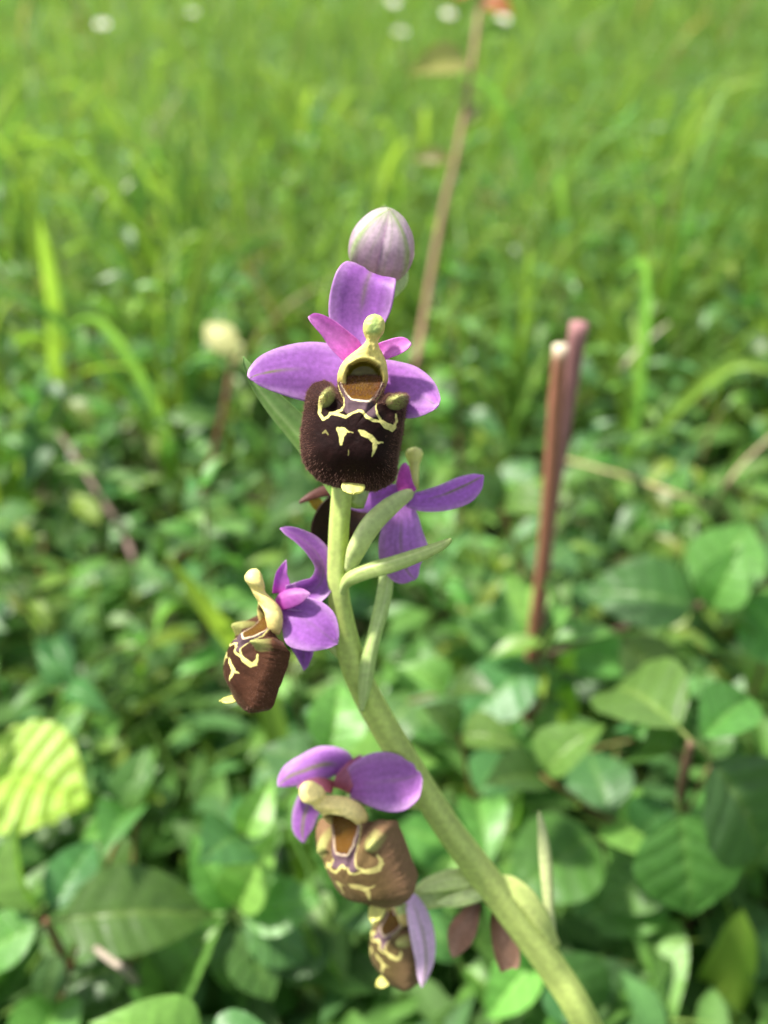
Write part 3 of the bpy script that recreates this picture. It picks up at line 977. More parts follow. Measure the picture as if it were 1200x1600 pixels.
def lip_geometry(nang, nring, dark, edgec, seed=0, pattern=1.0, hump=1.0):
    P = np.array(LIP_OUT + [LIP_OUT[0]], float)
    D = spline(P, 1400)[:-1]
    seg = np.hypot(*np.diff(np.vstack([D, D[:1]]), axis=0).T)
    s = np.concatenate([[0], np.cumsum(seg)])
    q = np.linspace(0, s[-1], nang, endpoint=False)
    Dc = np.vstack([D, D[:1]])
    O = np.stack([np.interp(q, s, Dc[:, 0]), np.interp(q, s, Dc[:, 1])], -1)
    jit = (np.stack([vnoise(q / 14, q * 0, seed), vnoise(q / 14, q * 0 + 9, seed)], -1) - .5) * 6
    c = np.array([CX, CY])
    rings = np.linspace(0, 1, nring) ** .9
    XY = c + rings[:, None, None] * (O - c)[None] + (rings[:, None, None] ** 12) * jit[None]
    O = O + jit
    x = XY[..., 0]; y = XY[..., 1]
    S = np.repeat(rings[:, None], nang, 1)

    def height(x, y, S):
        z = 165 * (1 - S ** 2.4)
        t = sstep(1010, 880, y) * sstep(520, 560, x) * sstep(775, 735, x)
        z = z * (1 - t) + t * (8 + (y - 860) * .33)
        g = lambda px, py, rx, ry, rot=0.: np.exp(-((((x - px) * math.cos(rot) + (y - py) * math.sin(rot)) / rx) ** 2 + (((y - py) * math.cos(rot) - (x - px) * math.sin(rot)) / ry) ** 2))
        z = z + hump * (62 * g(484, 965, 24, 46, .5) + 70 * g(818, 975, 46, 24, -.35) + 25 * g(420, 960, 40, 60))
        z = z - 40 * g(520, 1018, 34, 34) - 40 * g(762, 1030, 32, 42)
        z = z + 28 * g(608, 1375, 90, 40) + 10 * g(600, 1250, 200, 60)
        z = z - 16 * g(640, 1020, 60, 26)
        z = z + 7 * (fbm(x / 45, y / 45, seed) - .5)
        return z
    Zs = height(x, y, S)
    extra = []
    K = 7
    for k in range(1, K + 1):
        f = k / K
        sc = 1 + .022 * math.sin(math.pi * min(1, f * 1.4)) - .07 * f * f
        e = c + sc * (O - c) - f * jit
        top = sstep(1000, 900, e[:, 1])
        extra.append(np.concatenate([e, (Zs[-1] - 125 * f * (1 - .75 * top))[:, None]], 1))
    V = np.concatenate([np.stack([x, y, Zs], -1), np.array(extra)], 0)
    n = nring + K
    V = V.reshape(-1, 3)
    F = grid_faces(n, nang, True)
    # colours
    X, Y = V[:, 0], V[:, 1]
    Sall = np.concatenate([S.ravel(), np.repeat(1 + np.arange(1, K + 1) / K, nang)])
    wx = X + 7 * (fbm(X / 18, Y / 18, seed + 1) - .5); wy = Y + 7 * (fbm(X / 18 + 40, Y / 18, seed + 2) - .5)
    nz = fbm(X / 30, Y / 30, seed + 4)
    fib = vnoise(np.arctan2(Y - CY, X - CX) * 26, Sall * 5, seed + 6)
    C = dark[None] * (.55 + .6 * nz + .28 * fib * sstep(.25, .8, Sall))[:, None]
    e = (sstep(.66, 1.0, Sall) * (.36 + .5 * nz + .18 * fib))[:, None]
    C = C * (1 - e) + edgec[None] * e
    R = np.full(len(V), .62)

    def lay(mask, colr, rough=None):
        nonlocal C, R
        mk = mask[:, None]
        C = C * (1 - mk) + np.asarray(colr)[None] * mk
        if rough is not None:
            R = R * (1 - mask) + rough * mask
    # violet-grey mirror between the lines, dark hollows beside it
    fld = poly_in(wx, wy, [(540, 890), (548, 945), (566, 990), (562, 1045), (590, 1060), (634, 1036), (665, 1060), (690, 1078), (722, 1070), (713, 1010), (735, 950), (752, 890)]).astype(float)
    lay(fld, np.array([.075, .045, .055]) * (1 if pattern > .9 else 1.5), .42)
    amber = poly_in(wx, wy, [(552, 840), (560, 920), (582, 958), (604, 984), (684, 992), (705, 970), (728, 925), (745, 840)]).astype(float)
    lay(amber, np.array([.085, .038, .004]), .22)
    k = amber * np.exp(-(((wx - 640) / 30) ** 2 + ((wy - 915) / 22) ** 2))
    lay(k * .5, np.array([.13, .075, .010]))
    lay(amber * sstep(700, 730, wx) * .6, np.array([.11, .03, .008]))
    yel = np.array([.50, .52, .13])
    for hp, rx, ry, rot in (((494, 972), 27, 50, .5), ((812, 985), 46, 34, -.5)):
        dx, dy = wx - hp[0], wy - hp[1]
        a = dx * math.cos(rot) + dy * math.sin(rot); b = dy * math.cos(rot) - dx * math.sin(rot)
        lay(np.clip(1.25 - np.hypot(a / rx, b / ry), 0, 1) ** .6 * (Sall <= 1.02) * .85, np.array([.36, .38, .12]))
    for ln, cc in ((L_IN, CREAM2), (L_MID, CREAM * .95), (L_MIDR, CREAM * .95), (L_WAVE, CREAM)):
        d = poly_dist(wx, wy, ln)
        lay(sstep(1.0, -3.5, d + 4 * (nz - .5)) * (Sall <= 1.0) * (.6 + .7 * nz).clip(0, 1) * (.45 + .55 * pattern), cc)
    rimk = np.exp(-((Sall - 1.03) / .045) ** 2) * sstep(640, 800, X) * sstep(1400, 1250, Y) * (.55 if seed == 1 else 0)
    lay(rimk, np.array([.36, .25, .17]))  # pale hairy margin, with the right edge's rim light painted in
    for b in BLOBS:
        lay(sstep(2.5, -4, poly_dist(wx, wy, b) + 6 * (nz - .5)) * pattern, CREAM * .92)
    for b in SPECK:
        lay(sstep(2.5, -2.5, poly_dist(wx, wy, b)) * .5 * pattern, CREAM * .5)
    C = np.hstack([np.clip(C, 0, 1), R[:, None]])
    # local frame: x right, y up, z out of the lip
    Vl = np.stack([V[:, 0] - CX, CY - V[:, 1], V[:, 2]], -1)
    return Vl, F[:, ::-1], C, Sall, n


def lip_hair_mesh(V, F, S, count, rr, L=(7, 16)):
    """short stiff hairs near the margin, local units"""
    fi = rr.integers(0, len(F), count * 6)
    s = S[F[fi][:, 0]]
    up = V[F[fi][:, 0]][:, 1] > 120
    ok = ((s > .62) & (rr.random(len(fi)) < .45 * np.clip((s - .62) / .38, 0, 1) ** 2.5 + (s > .97) * .9)) | (up & (s > .6) & (rr.random(len(fi)) < .3))
    fi = fi[ok][:count]
    q = V[F[fi]]
    b = rr.dirichlet([1, 1, 1, 1], len(fi))
    pnt = (q * b[..., None]).sum(1)
    nr = nrm(np.cross(q[:, 1] - q[:, 0], q[:, 3] - q[:, 0]))
    out = nrm(np.stack([pnt[:, 0], pnt[:, 1], np.zeros(len(pnt))], -1))
    d = nrm(nr * .8 + out * .5 + rr.normal(0, .25, pnt.shape) + np.array([0, -.25, 0]))
    ln = rr.uniform(*L, len(fi))
    sd = nrm(np.cross(d, rr.normal(0, 1, pnt.shape))) * .75
    VV = np.stack([pnt - sd, pnt + sd, pnt + d * ln[:, None]], 1).reshape(-1, 3)
    return VV, np.arange(len(VV)).reshape(-1, 3)


COL_ROWS = [  # y, cx, half width, centre z, half depth
    (596, 708, 5, 97, 5), (603, 707, 24, 97, 22), (614, 707, 37, 97, 34), (632, 706, 47, 97, 42), (655, 704, 51, 94, 46), (678, 702, 47, 90, 43), (694, 700, 38, 84, 35), (708, 697, 29, 78, 28), (722, 692, 31, 68, 29), (740, 684, 45, 54, 37), (760, 675, 66, 38, 48), (785, 664, 91, 20, 60), (810, 657, 106, 8, 68),
    (840, 652, 116, 0, 72), (870, 650, 120, -8, 70), (895, 648, 118, -16, 62), (915, 648, 108, -26, 50), (930, 648, 90, -38, 36)]


def column_geometry(seg=64, n=110, lean=1.0, warm=0.0, seed=0, fwd=0.0, fat=1.0):
    R = spline(np.array(COL_ROWS, float), n)
    k = 1 + (fat - 1) * sstep(800, 740, R[:, 0]) * (1 + .6 * np.exp(-((R[:, 0] - 718) / 25) ** 2)) * sstep(600, 690, R[:, 0])
    R[:, 2] *= k; R[:, 4] *= k
    an = np.linspace(0, 2 * math.pi, seg, endpoint=False)
    y = np.repeat(R[:, 0:1], seg, 1)
    cx = 648 + (R[:, 1:2] - 648) * lean
    ca, sa = np.cos(an)[None], np.sin(an)[None]
    x = cx + R[:, 2:3] * np.sign(ca) * np.abs(ca) ** .9
    z = R[:, 3:4] + fwd * sstep(800, 640, R[:, 0:1]) + R[:, 4:5] * np.sign(sa) * np.abs(sa) ** .85
    xm = 648 + (657 - 648) * lean
    e = np.hypot((x - xm) / 93, (y - 878) / 84)
    front = (sa > 0) * np.ones_like(x)
    dent = sstep(1.0, .72, e) * front
    z = z - 66 * dent
    brow = np.exp(-((e - 1.06) / .09) ** 2) * front
    z = z + 3 * brow + 5 * (fbm(x / 28, y / 28, seed + 8) - .5)
    # two anther pouches under the head
    for s in (-1, 1):
        z = z + 10 * np.exp(-(((x - (695 * lean + 648 * (1 - lean)) - s * 14) / 12) ** 2 + ((y - 735) / 40) ** 2)) * front
    x = x + 3 * (fbm(y / 20, x / 20, seed) - .5); z = z + 4 * (fbm(y / 16 + 9, x / 16, seed + 1) - .5)
    V = np.stack([x, y, z], -1).reshape(-1, 3)
    nz = fbm(V[:, 0] / 22, V[:, 1] / 22, seed + 3)
    Y = V[:, 1]
    yellow = np.array([.66, .56, .17]) * (1 - warm) + np.array([.80, .66, .25]) * warm
    green = np.array([.27, .40, .12]) * (1 - warm) + np.array([.72, .62, .26]) * warm
    C = yellow[None] * (.85 + .35 * nz)[:, None]
    xf = x.ravel(); hd = sstep(705, 680, Y) * np.exp(-((xf - np.repeat(cx[:, 0], seg)) / 40) ** 2) * .9
    C = C * (1 - hd[:, None]) + green[None] * hd[:, None]
    g2 = (sstep(800, 900, Y) * .5)[:, None]
    C = C * (1 - g2) + np.array([.30, .22, .06])[None] * g2
    dn = dent.ravel()
    k = sstep(.08, .5, dn)[:, None]
    C = C * (1 - k) + (np.array([.075, .062, .004]) * (1 + .6 * (nz - .5))[:, None]) * k
    rim = (np.exp(-((dn - .12) / .1) ** 2) * (dn > .01) * sstep(880, 800, Y))[:, None] * .7
    C = C * (1 - rim) + np.array([.16, .07, .02])[None] * rim
    for ex in (-68, 72):
        eye = np.exp(-(((xf - xm - ex) / 12) ** 2 + ((Y - 828) / 14) ** 2))[:, None] * .8
        C = C * (1 - eye) + np.array([.015, .02, .004])[None] * eye
    # glossy highlight across the cavity, painted into the colour
    glint = (np.exp(-((Y - 852 + 6 * np.cos((xf - xm) / 40)) / 5) ** 2) * (np.abs(xf - xm) < 62) * (dn > .2))[:, None] * .55
    C = C * (1 - glint) + np.array([.12, .10, .02])[None] * glint
    Rg = .45 - .15 * dn
    C = np.hstack([np.clip(C, 0, 1), Rg[:, None]])
    F = grid_faces(n, seg, True)
    nv = len(V)
    V = np.vstack([V, [R[0, 1] * lean + 648 * (1 - lean), R[0, 0] - 3, R[0, 3] + fwd], [648, R[-1, 0], R[-1, 3]]])
    C = np.vstack([C, C[0], C[-1]])
    j = np.arange(seg)
    F = np.vstack([F, np.stack([(j + 1) % seg, j, np.full(seg, nv), np.full(seg, nv)], -1), np.stack([nv - seg + j, nv - seg + (j + 1) % seg, np.full(seg, nv + 1), np.full(seg, nv + 1)], -1)])
    Vl = np.stack([V[:, 0] - CX, CY - V[:, 1], V[:, 2]], -1)
    return Vl, F, C


def appendage_geometry(curl=1.0, seed=0):
    """small fleshy plate at the lip's lower edge"""
    n, m = 18, 17
    u = np.linspace(0, 1, n); v = np.linspace(-1, 1, m)
    U, W = np.meshgrid(u, v, indexing='ij')
    w = np.interp(u, [0, .2, .6, .85, .96, 1], [40, 50, 56, 46, 26, 4])
    x = 608 + w[:, None] * W + 0 * U
    y = 1338 + 78 * U * (1 - .35 * max(0, curl - 1)) + 4 * np.sin(W * 7) * U
    z = 48 + 12 * U + 45 * curl * U ** 2 - 10 * W ** 2
    top = np.stack([x, y, z], -1).reshape(-1, 3)
    bot = np.stack([x, y + 3, z - 16 * (1 - .7 * np.abs(W) ** 4) * (1 - .5 * U)], -1).reshape(-1, 3)
    Fq = grid_faces(n, m)
    nv = n * m
    b = np.concatenate([np.arange(m), np.arange(1, n) * m + m - 1, (n - 1) * m + np.arange(m - 2, -1, -1), np.arange(n - 2, 0, -1) * m])
    b2 = np.roll(b, -1)
    F = np.vstack([Fq[:, ::-1], Fq + nv, np.stack([b, b2, b2 + nv, b + nv], -1)])
    V = np.vstack([top, bot])
    nz = fbm(V[:, 0] / 18, V[:, 1] / 18, seed)
    C = np.array([.62, .60, .17])[None] * (.8 + .4 * nz)[:, None]
    return np.stack([V[:, 0] - CX, CY - V[:, 1], V[:, 2]], -1), F, C


def frame(yaw, pitch, roll):
    """lip axes in the camera frame, degrees: yaw turns it to the viewer's left (-) or right (+), pitch up, roll clockwise"""
    m = Matrix.Rotation(rad(-roll), 3, 'Z') @ Matrix.Rotation(rad(yaw), 3, 'Y') @ Matrix.Rotation(rad(-pitch), 3, 'X')
    return np.array(m)


def put(V, R, origin, s):
    return c2w((V * s) @ R.T + origin)


def lip_and_column(flower, px, py, d, scale, R, dark, edgec, seed, res=1.0, pattern=1.0, hairs=1500, lean=1.0, warm=0.0, curl=1.0, hairc=np.array([.19, .10, .075]), column=True, fwd=0.0, fat=1.0, hump=1.0):
    org = cam_pt(px, py, d)
    s = U1 * scale
    V, F, C, S, n = lip_geometry(int(520 * res), int(150 * res), dark, edgec, seed, pattern, hump)
    lip = obj_world('lip', put(V, R, org, s), F, C, M_LIP, flower)
    hv, hf = lip_hair_mesh(V, F, S, hairs, np.random.default_rng(seed + 50))
    h = obj_world('lip_hair', put(hv, R, org, s), hf, hairc, M_HAIR, flower, smooth=False)
    h['kind'] = 'stuff'
    if column:
        V, F, C = column_geometry(lean=lean, warm=warm, seed=seed, fwd=fwd, fat=fat, seg=int(72 * max(.6, res)), n=int(120 * max(.6, res)))
        obj_world('column', put(V, R, org, s), tri_fix(F), C, M_LIPGLOSS, flower)
    V, F, C = appendage_geometry(curl, seed)
    obj_world('lip_appendage', put(V, R, org, s), F, C, M_GREEN, flower)
    return lip


M_LIPGLOSS = plant_mat('waxy_column', rough=.4, transl=.12, tboost=(1.2, 1.1, .6), var=0, hue=0, noise_scale=1800, bump=.35, bump_scale=4000, spec=.28, alpha_rough=True, bump_dist=.00008)


def ovary(name, parent, pts, r, colour=np.array([.42, .52, .19]), ribs=3, n=30, seg=24, squash=.85):
    """pts rows (px, py, depth)"""
    P = c2w(np.array([cam_pt(a, b, c) for a, b, c in spline(np.array(pts, float), n)]))
    u = np.linspace(0, 1, n)
    rr = np.interp(u, np.linspace(0, 1, len(r)), r)
    V, F, U, A = tube(P, rr, seg, squash, ref=-FWD, ribs=ribs, ribamp=.10)
    c = colour[None] * (.85 + .3 * fbm(U * 7, A, 3))[:, None] + np.array([.13, .12, .06])[None] * (.5 + .5 * np.cos(A * ribs))[:, None] ** 3
    return obj_world(name, V, tri_fix(F), c, M_GREEN, parent)


# --- stem
SD = .134
stem_pix = [(915, 1600, .1750), (862, 1512, .1715), (808, 1438, .168), (755, 1368, .1645), (697, 1290, .160), (640, 1200, .1555), (592, 1122, .151), (556, 1050, .146), (538, 985, .1425), (528, 920, .1395), (528, 850, .1375), (534, 765, .1355), (545, 650, .1350), (568, 540, .1365), (590, 455, .139), (600, 425, .1435)]
foot_top = at(*stem_pix[0])
orchid = empty('orchid', (foot_top[0] + .026, foot_top[1] - .008, float(ground_z(foot_top[0] + .026, foot_top[1] - .008))), 'bee orchid with purple sepals and dark patterned lips on a slanting green stem', 'orchid')
base = np.array(orchid.location)
Wp = [base + [0, 0, -.004], base + [.001, -.001, .035], base + [-.001, -.002, .075], foot_top + [.016, -.007, -.042]] + [at(*q) for q in stem_pix]
Wr = [.0034, .0034, .0033, .0032, .00315, .00315, .0031, .0030, .0027, .0026, .0026, .0024, .0021, .0018, .0017, .0017, .0015, .0014, .0012, .0011]
Sx = spline(np.hstack([np.array(Wp), np.array(Wr)[:, None]]), 150)
V, F, U, A = tube(Sx[:, :3], Sx[:, 3], 28, ref=-FWD, ribs=5, ribamp=.035)
cc = np.array([.46, .55, .16])[None] * (.85 + .3 * fbm(U * 30, A * .8, 2))[:, None] * (1 + .12 * np.cos(A * 5))[:, None]
obj_world('stem', V, tri_fix(F), cc, M_GREEN, orchid)

# --- main flower
fl = ovary('flower', orchid, [(556, 790, .137), (572, 730, .1405), (575, 660, .139), (566, 612, .1345), (566, 590, .131)], [.0013, .0016, .0019, .0019, .0015])
fl['label'] = 'front facing open flower at the top of the stem'
D0 = .127
sheet('sepal', fl, [(630, 740, 3.0, 60, 50), (632, 690, 3.6, 110, 90), (636, 620, 4.2, 146, 118), (645, 540, 4.0, 158, 142), (660, 460, 3.4, 156, 146), (674, 412, 3.3, 148, 138), (684, 384, 3.8, 132, 126), (690, 374, 4.6, 112, 108), (693, 378, 5.6, 70, 70)], Z1, D0, (0.05, .12, 1),
      sepal_col(PURPLE * .95, veinw=.10, vein=.55, v0=.3), M_PETAL, cup=[*np.linspace(.25, .22, 20), *np.linspace(.22, .0, 16)], ripple=.12, seed=1, n=36)
sheet('sepal', fl, [(600, 850, 2.6, 90, 60), (540, 838, 3.0, 140, 120), (460, 832, 3.1, 166, 140), (370, 830, 2.6, 152, 138), (270, 836, 1.8, 120, 118), (195, 848, 1.1, 84, 92), (150, 860, .7, 52, 60), (130, 868, .5, 30, 36), (121, 874, .35, 8, 10)], Z1, D0, (-.12, .1, 1),
      sepal_col(PURPLE * np.array([1.0, 1.05, 1]), veinw=.06, vein=.8, v0=.35), M_PETAL, cup=-.16, ripple=.12, seed=2)
sheet('sepal', fl, [(690, 850, 3.2, 70, 60), (760, 868, 3.2, 96, 140), (830, 902, 2.8, 120, 160), (895, 938, 2.0, 112, 146), (945, 968, 1.3, 86, 110), (978, 988, .8, 54, 68), (993, 998, .55, 32, 38), (1001, 1003, .4, 8, 10)], Z1, D0, (.12, .1, 1),
      sepal_col(PURPLE * np.array([1.1, 1.1, 1.03]), veinw=.06, vein=.5, v0=.45), M_PETAL, cup=-.16, ripple=.12, seed=3)
sheet('petal', fl, [(622, 768, 1.0, 62, 44), (590, 742, .9, 70, 58), (540, 700, .5, 64, 58), (490, 652, -.2, 50, 52), (445, 614, -1.0, 38, 40), (418, 594, -1.4, 27, 28), (406, 586, -1.6, 16, 17), (400, 582, -1.7, 4, 4)][::1], Z1, D0, (-.15, .35, 1),
      petal_col(), M_PETAL, cup=.45, ripple=.05, seed=4, n=30, m=17, thick=.0005)
sheet('petal', fl, [(705, 762, .8, 36, 36), (735, 756, .4, 46, 44), (775, 744, 0, 48, 44), (815, 730, -.6, 46, 42), (845, 718, -1.1, 38, 35), (862, 711, -1.35, 25, 24), (870, 708, -1.45, 14, 14), (875, 706, -1.5, 4, 4)], Z1, D0, (.1, .3, 1),
      petal_col(PINK * 1.05), M_PETAL, cup=.35, ripple=.05, seed=5, n=30, m=17, thick=.0005)
lip_and_column(fl, *Z1(CX, CY), D0, D0 / .125, frame(0, 0, 0), np.array([.0095, .0022, .0019]), np.array([.034, .013, .0105]), 1, res=1.0, hairs=11000)

# --- closed bud
bud_c = cam_pt(*Z1(740, 250), .1385)


def bud_shell(name, parent, t0, t1, off, seed):
    """curved scale lying on the bud's three-keeled body; angles about its axis, 0 = towards the viewer"""
    n, m = 44, 31
    u = np.linspace(0, 1, n); v = np.linspace(0, 1, m)
    Uu, Vv = np.meshgrid(u, v, indexing='ij')
    mid = (t0 + t1) / 2
    wid = np.interp(u, [0, .15, .5, .8, 1], [1.0, 1.0, 1.0, 1.0, 1.0])[:, None]
    th = rad(1) * (mid + (t0 - mid + (t1 - t0) * Vv) * wid)
    rr = spline(np.array([[0, 4], [.04, 42], [.1, 84], [.25, 128], [.4, 147], [.55, 147], [.7, 130], [.84, 96], [.94, 56], [1, 10]], float), n)
    rad_u = np.interp(u, rr[:, 0], rr[:, 1])[:, None]
    kg = lambda a, w: np.exp(-((((np.degrees(th) - a + 180) % 360) - 180) / w) ** 2)
    keel = np.maximum(np.maximum(kg(44, 26), kg(-48, 26)), kg(180, 40))
    kline = np.maximum(np.maximum(kg(44, 6.5), kg(-48, 6.5)), kg(180, 10))
    crease = kg(0, 9)
    r = (rad_u + off * np.sin(u * math.pi)[:, None]) * (.93 + .13 * keel + .035 * kline - .06 * crease)
    x = r * np.sin(th); z = r * np.cos(th)
    y = -165 + 330 * Uu
    nzv = fbm(Uu * 5, Vv * 3 + seed, seed)
    x = x + 7 * (nzv - .5) + 14 * np.sin(Uu * 2.6) * 0; z = z + 6 * (fbm(Uu * 7 + 4, Vv * 5, seed) - .5)
    V = np.stack([x, y, z], -1).reshape(-1, 3)
    U_, V_ = Uu.ravel(), Vv.ravel(); K = keel.ravel()
    pink = np.array([.44, .33, .40]); grn = np.array([.26, .37, .14]); pal = np.array([.66, .58, .62])
    c = pink[None] * (.8 + .4 * nzv.ravel())[:, None]
    kk = sstep(.5, .9, U_)[:, None] * .5
    c = c * (1 - kk) + pal[None] * kk  # upper half whitened: light from above put into the colour
    g = (kline.ravel() * (.25 + .7 * sstep(.2, .6, U_)))[:, None]
    c = c * (1 - g) + grn[None] * g
    g = (sstep(.86, 1, U_) * .55)[:, None]
    c = c * (1 - g) + grn[None] * g
    st = (.5 + .5 * np.cos(V_ * 44 + 2 * np.sin(U_ * 4))) ** 4
    c = c * (1 - .22 * st[:, None]) + np.array([.02, .05, .0])[None] * st[:, None]
    sm = (np.exp(-((np.minimum(V_, 1 - V_)) / .02) ** 2) * .5)[:, None]
    c = c * (1 - sm) + np.array([.55, .30, .52])[None] * sm
    Rm = frame(6, -46, 10)
    return obj_world(name, put(V, Rm, bud_c, U1 * 1.20), grid_faces(n, m), c, M_PETAL, parent)


bud = ovary('bud', orchid, [(590, 470, .138), (610, 455, .140), (622, 440, .1425), (622, 425, .144), (616, 412, .144)], [.0011, .0013, .0015, .0016, .0012])
bud['label'] = 'closed pinkish green bud at the very top'
bud_shell('sepal', bud, -122, 2, 0, 1)
bud_shell('sepal', bud, -4, 122, 5, 2)
bud_shell('sepal', bud, 112, 248, -4, 3)
sheet('bract', orchid, [(560, 480, 5.0, 22, 22), (575, 440, 6.5, 28, 28), (590, 380, 6.2, 26, 26), (597, 345, 4.5, 14, 14), (600, 326, 3.4, 7, 7), (601, 321, 3.0, 1, 1)], lambda x, y: (x, y), .141, (0, .1, 1), green_col(np.array([.24, .36, .08])), M_GREEN, cup=.3, thick=.0003)

# --- bracts along the stem
ID = lambda x, y: (x, y)
sheet('bract', orchid, [(530, 775, 6, 14, 14), (505, 730, 7, 20, 22), (470, 685, 6.5, 20, 26), (430, 640, 5, 16, 22), (402, 605, 3.8, 10, 15), (386, 575, 3, 6, 9), (380, 557, 2.8, 1, 1)], ID, .130, (.25, .2, 1), green_col(np.array([.16, .30, .075]), np.array([.34, .48, .19]), 5), M_GREEN, cup=.55, thick=.0004)
sheet('bract', orchid, [(529, 945, 2, 4, 4), (533, 918, .2, 9, 9), (545, 900, -1.2, 12, 13), (570, 888, -2.2, 12, 14), (610, 877, -3, 12, 14), (650, 864, -3.4, 11, 12), (680, 853, -3.5, 8, 9), (698, 845, -3.6, 5, 5), (705, 841, -3.6, 1, 1)], ID, .137, (-.1, .5, 1), green_col(np.array([.38, .48, .15]), np.array([.56, .62, .27]), 7), M_GREEN, cup=-.75, thick=.0012, ripple=.05)
sheet('bract', orchid, [(566, 1112, 2, 4, 4), (572, 1078, .6, 11, 11), (577, 1040, -.6, 13, 13), (585, 1000, -1, 11, 12), (597, 955, -.5, 12, 13), (605, 915, .5, 12, 13), (606, 880, 2, 9, 9), (604, 862, 3, 1, 1)], ID, .143, (.3, .1, 1), green_col(np.array([.42, .54, .19]), np.array([.56, .64, .30]), 7), M_GREEN, cup=-.7, thick=.0012)

# --- side flower seen from its flank
f2 = ovary('flower', orchid, [(548, 1035, .1455), (530, 1012, .1445), (500, 985, .1425), (465, 962, .140), (440, 955, .138)], [.0014, .0017, .0018, .0016, .0013])
f2['label'] = 'side facing flower with a plain brown lip'
D2 = .1365
sheet('sepal', f2, [(385, 590, 1.2, 46, 46), (440, 585, 1.6, 58, 50), (505, 540, 1.8, 54, 46), (520, 470, 1.6, 50, 42), (480, 405, 1.0, 46, 38), (430, 365, .2, 34, 26), (390, 345, -.4, 22, 16), (365, 335, -.7, 2, 2)], Z2, D2, (.55, .3, .9), sepal_col(PURPLE * .95, vein=.25), M_PETAL, cup=.5, seed=11, thick=.0004)
sheet('sepal', f2, [(360, 625, .8, 40, 30), (410, 640, .2, 64, 74), (460, 670, -.4, 84, 112), (510, 705, -.8, 78, 92), (550, 735, -.6, 40, 44), (572, 752, -.3, 3, 3)], Z2, D2, (.2, .25, 1), sepal_col(PURPLE * 1.02, vein=.15), M_PETAL, cup=.25, ripple=.25, seed=12)
sheet('sepal', f2, [(400, 640, 2.5, 30, 30), (420, 700, 3, 50, 40), (445, 770, 3, 44, 36), (452, 820, 2.6, 20, 18), (450, 848, 2.4, 3, 3)], Z2, D2, (.1, .1, 1), sepal_col(PURPLE * 1.1, vein=.3), M_PETAL, cup=.2, seed=13)
sheet('petal', f2, [(350, 610, -.6, 20, 22), (375, 595, -1.0, 34, 34), (410, 580, -1.4, 32, 36), (445, 572, -1.6, 22, 26), (472, 570, -1.6, 2, 2)], Z2, D2, (.1, .4, 1), petal_col(np.array([.34, .08, .34])), M_PETAL, cup=-.3, seed=14, n=24, m=15, thick=.0005)
sheet('petal', f2, [(360, 570, 1.5, 26, 30), (362, 535, 1.6, 24, 36), (365, 500, 1.5, 18, 26), (378, 470, 1.2, 10, 12), (386, 452, 1, 1, 1)], Z2, D2, (.4, .3, 1), petal_col(np.array([.42, .12, .48])), M_PETAL, cup=.3, seed=15, n=24, m=15, thick=.0005)
lip_and_column(f2, *Z2(272, 815), D2, .80 * D2 / .125, frame(-66, 2, 14), np.array([.036, .013, .006]), np.array([.085, .035, .019]), 2, res=.7, hairs=2200, lean=.2, warm=.8, curl=1.8, fwd=62, fat=1.3)  # lip browns lightened, edges most: its lit velvet put into the colour

# --- flower seen from behind
f3 = ovary('flower', orchid, [(546, 890, .1375), (556, 858, .1355), (578, 820, .1345), (605, 793, .135), (630, 776, .137), (645, 770, .1405)], [.0010, .0016, .00175, .0016, .0012, .0007], np.array([.46, .54, .22]))
f3['label'] = 'flower turned away behind the stem showing the backs of its sepals'
D3 = .139
sheet('sepal', f3, [(820, 230, 0, 30, 26), (880, 232, -.5, 42, 40), (950, 215, -1.0, 46, 54), (1020, 185, -1.4, 44, 60), (1070, 160, -1.5, 28, 40), (1092, 148, -1.5, 8, 12), (1098, 144, -1.5, 1, 1)], Z2, D3, (.1, .35, 1), sepal_col(PURPLE * 1.35, vein=1.0, veinw=.09, v0=.2), M_PETAL, cup=-.45, seed=21)
sheet('sepal', f3, [(800, 245, .8, 40, 40), (802, 300, .6, 66, 56), (798, 370, .6, 92, 76), (802, 440, .8, 108, 80), (822, 490, 1.1, 84, 66), (845, 515, 1.4, 30, 28), (850, 522, 1.5, 3, 3)][::1], Z2, D3, (.05, -.1, 1), sepal_col(PURPLE * np.array([1.5, 1.9, 1.4]), vein=.6, veinw=.06), M_PETAL, cup=-.25, seed=22)
sheet('sepal', f3, [(810, 205, 2.5, 30, 30), (750, 215, 3.2, 46, 40), (680, 230, 4, 52, 46), (625, 240, 5, 30, 30), (600, 240, 5.4, 2, 2)], Z2, D3, (0, .2, 1), sepal_col(PURPLE * 1.5, vein=.3), M_PETAL, cup=.1, seed=23)
sheet('petal', f3, [(835, 210, -.2, 26, 26), (815, 180, 0, 32, 30), (812, 140, .6, 26, 24), (815, 110, 1, 14, 14), (818, 98, 1.1, 1, 1)], Z2, D3, (-.1, .1, 1), petal_col(np.array([.55, .10, .48])), M_PETAL, cup=-.2, seed=24, n=24, m=13, thick=.0005)
V, F, U, A = tube(c2w(np.array([cam_pt(*Z2(*q), D3 + .003) for q in ((842, 195), (846, 150), (848, 105), (848, 85), (848, 66), (848, 50), (848, 43))])), np.array([.0011, .0009, .0009, .00135, .0016, .0012, .0003]), 20, ref=-FWD)
obj_world('column', V, tri_fix(F), np.array([.62, .62, .22]), M_GREEN, f3)
BRN = lambda base: (lambda u, v, seed: base[None] * (.7 + .6 * fbm(u * 6, v * 4, seed))[:, None])
sheet('lip', f3, [(690, 215, 0, 60, 40), (640, 255, -.5, 110, 80), (595, 305, -.6, 128, 100), (575, 350, 0, 110, 100), (575, 385, 1, 76, 80), (580, 408, 2.2, 30, 30)], Z2, .1475, (.1, .1, 1), BRN(np.array([.030, .012, .006])), M_PETAL, cup=.35, seed=26, thick=.0006)
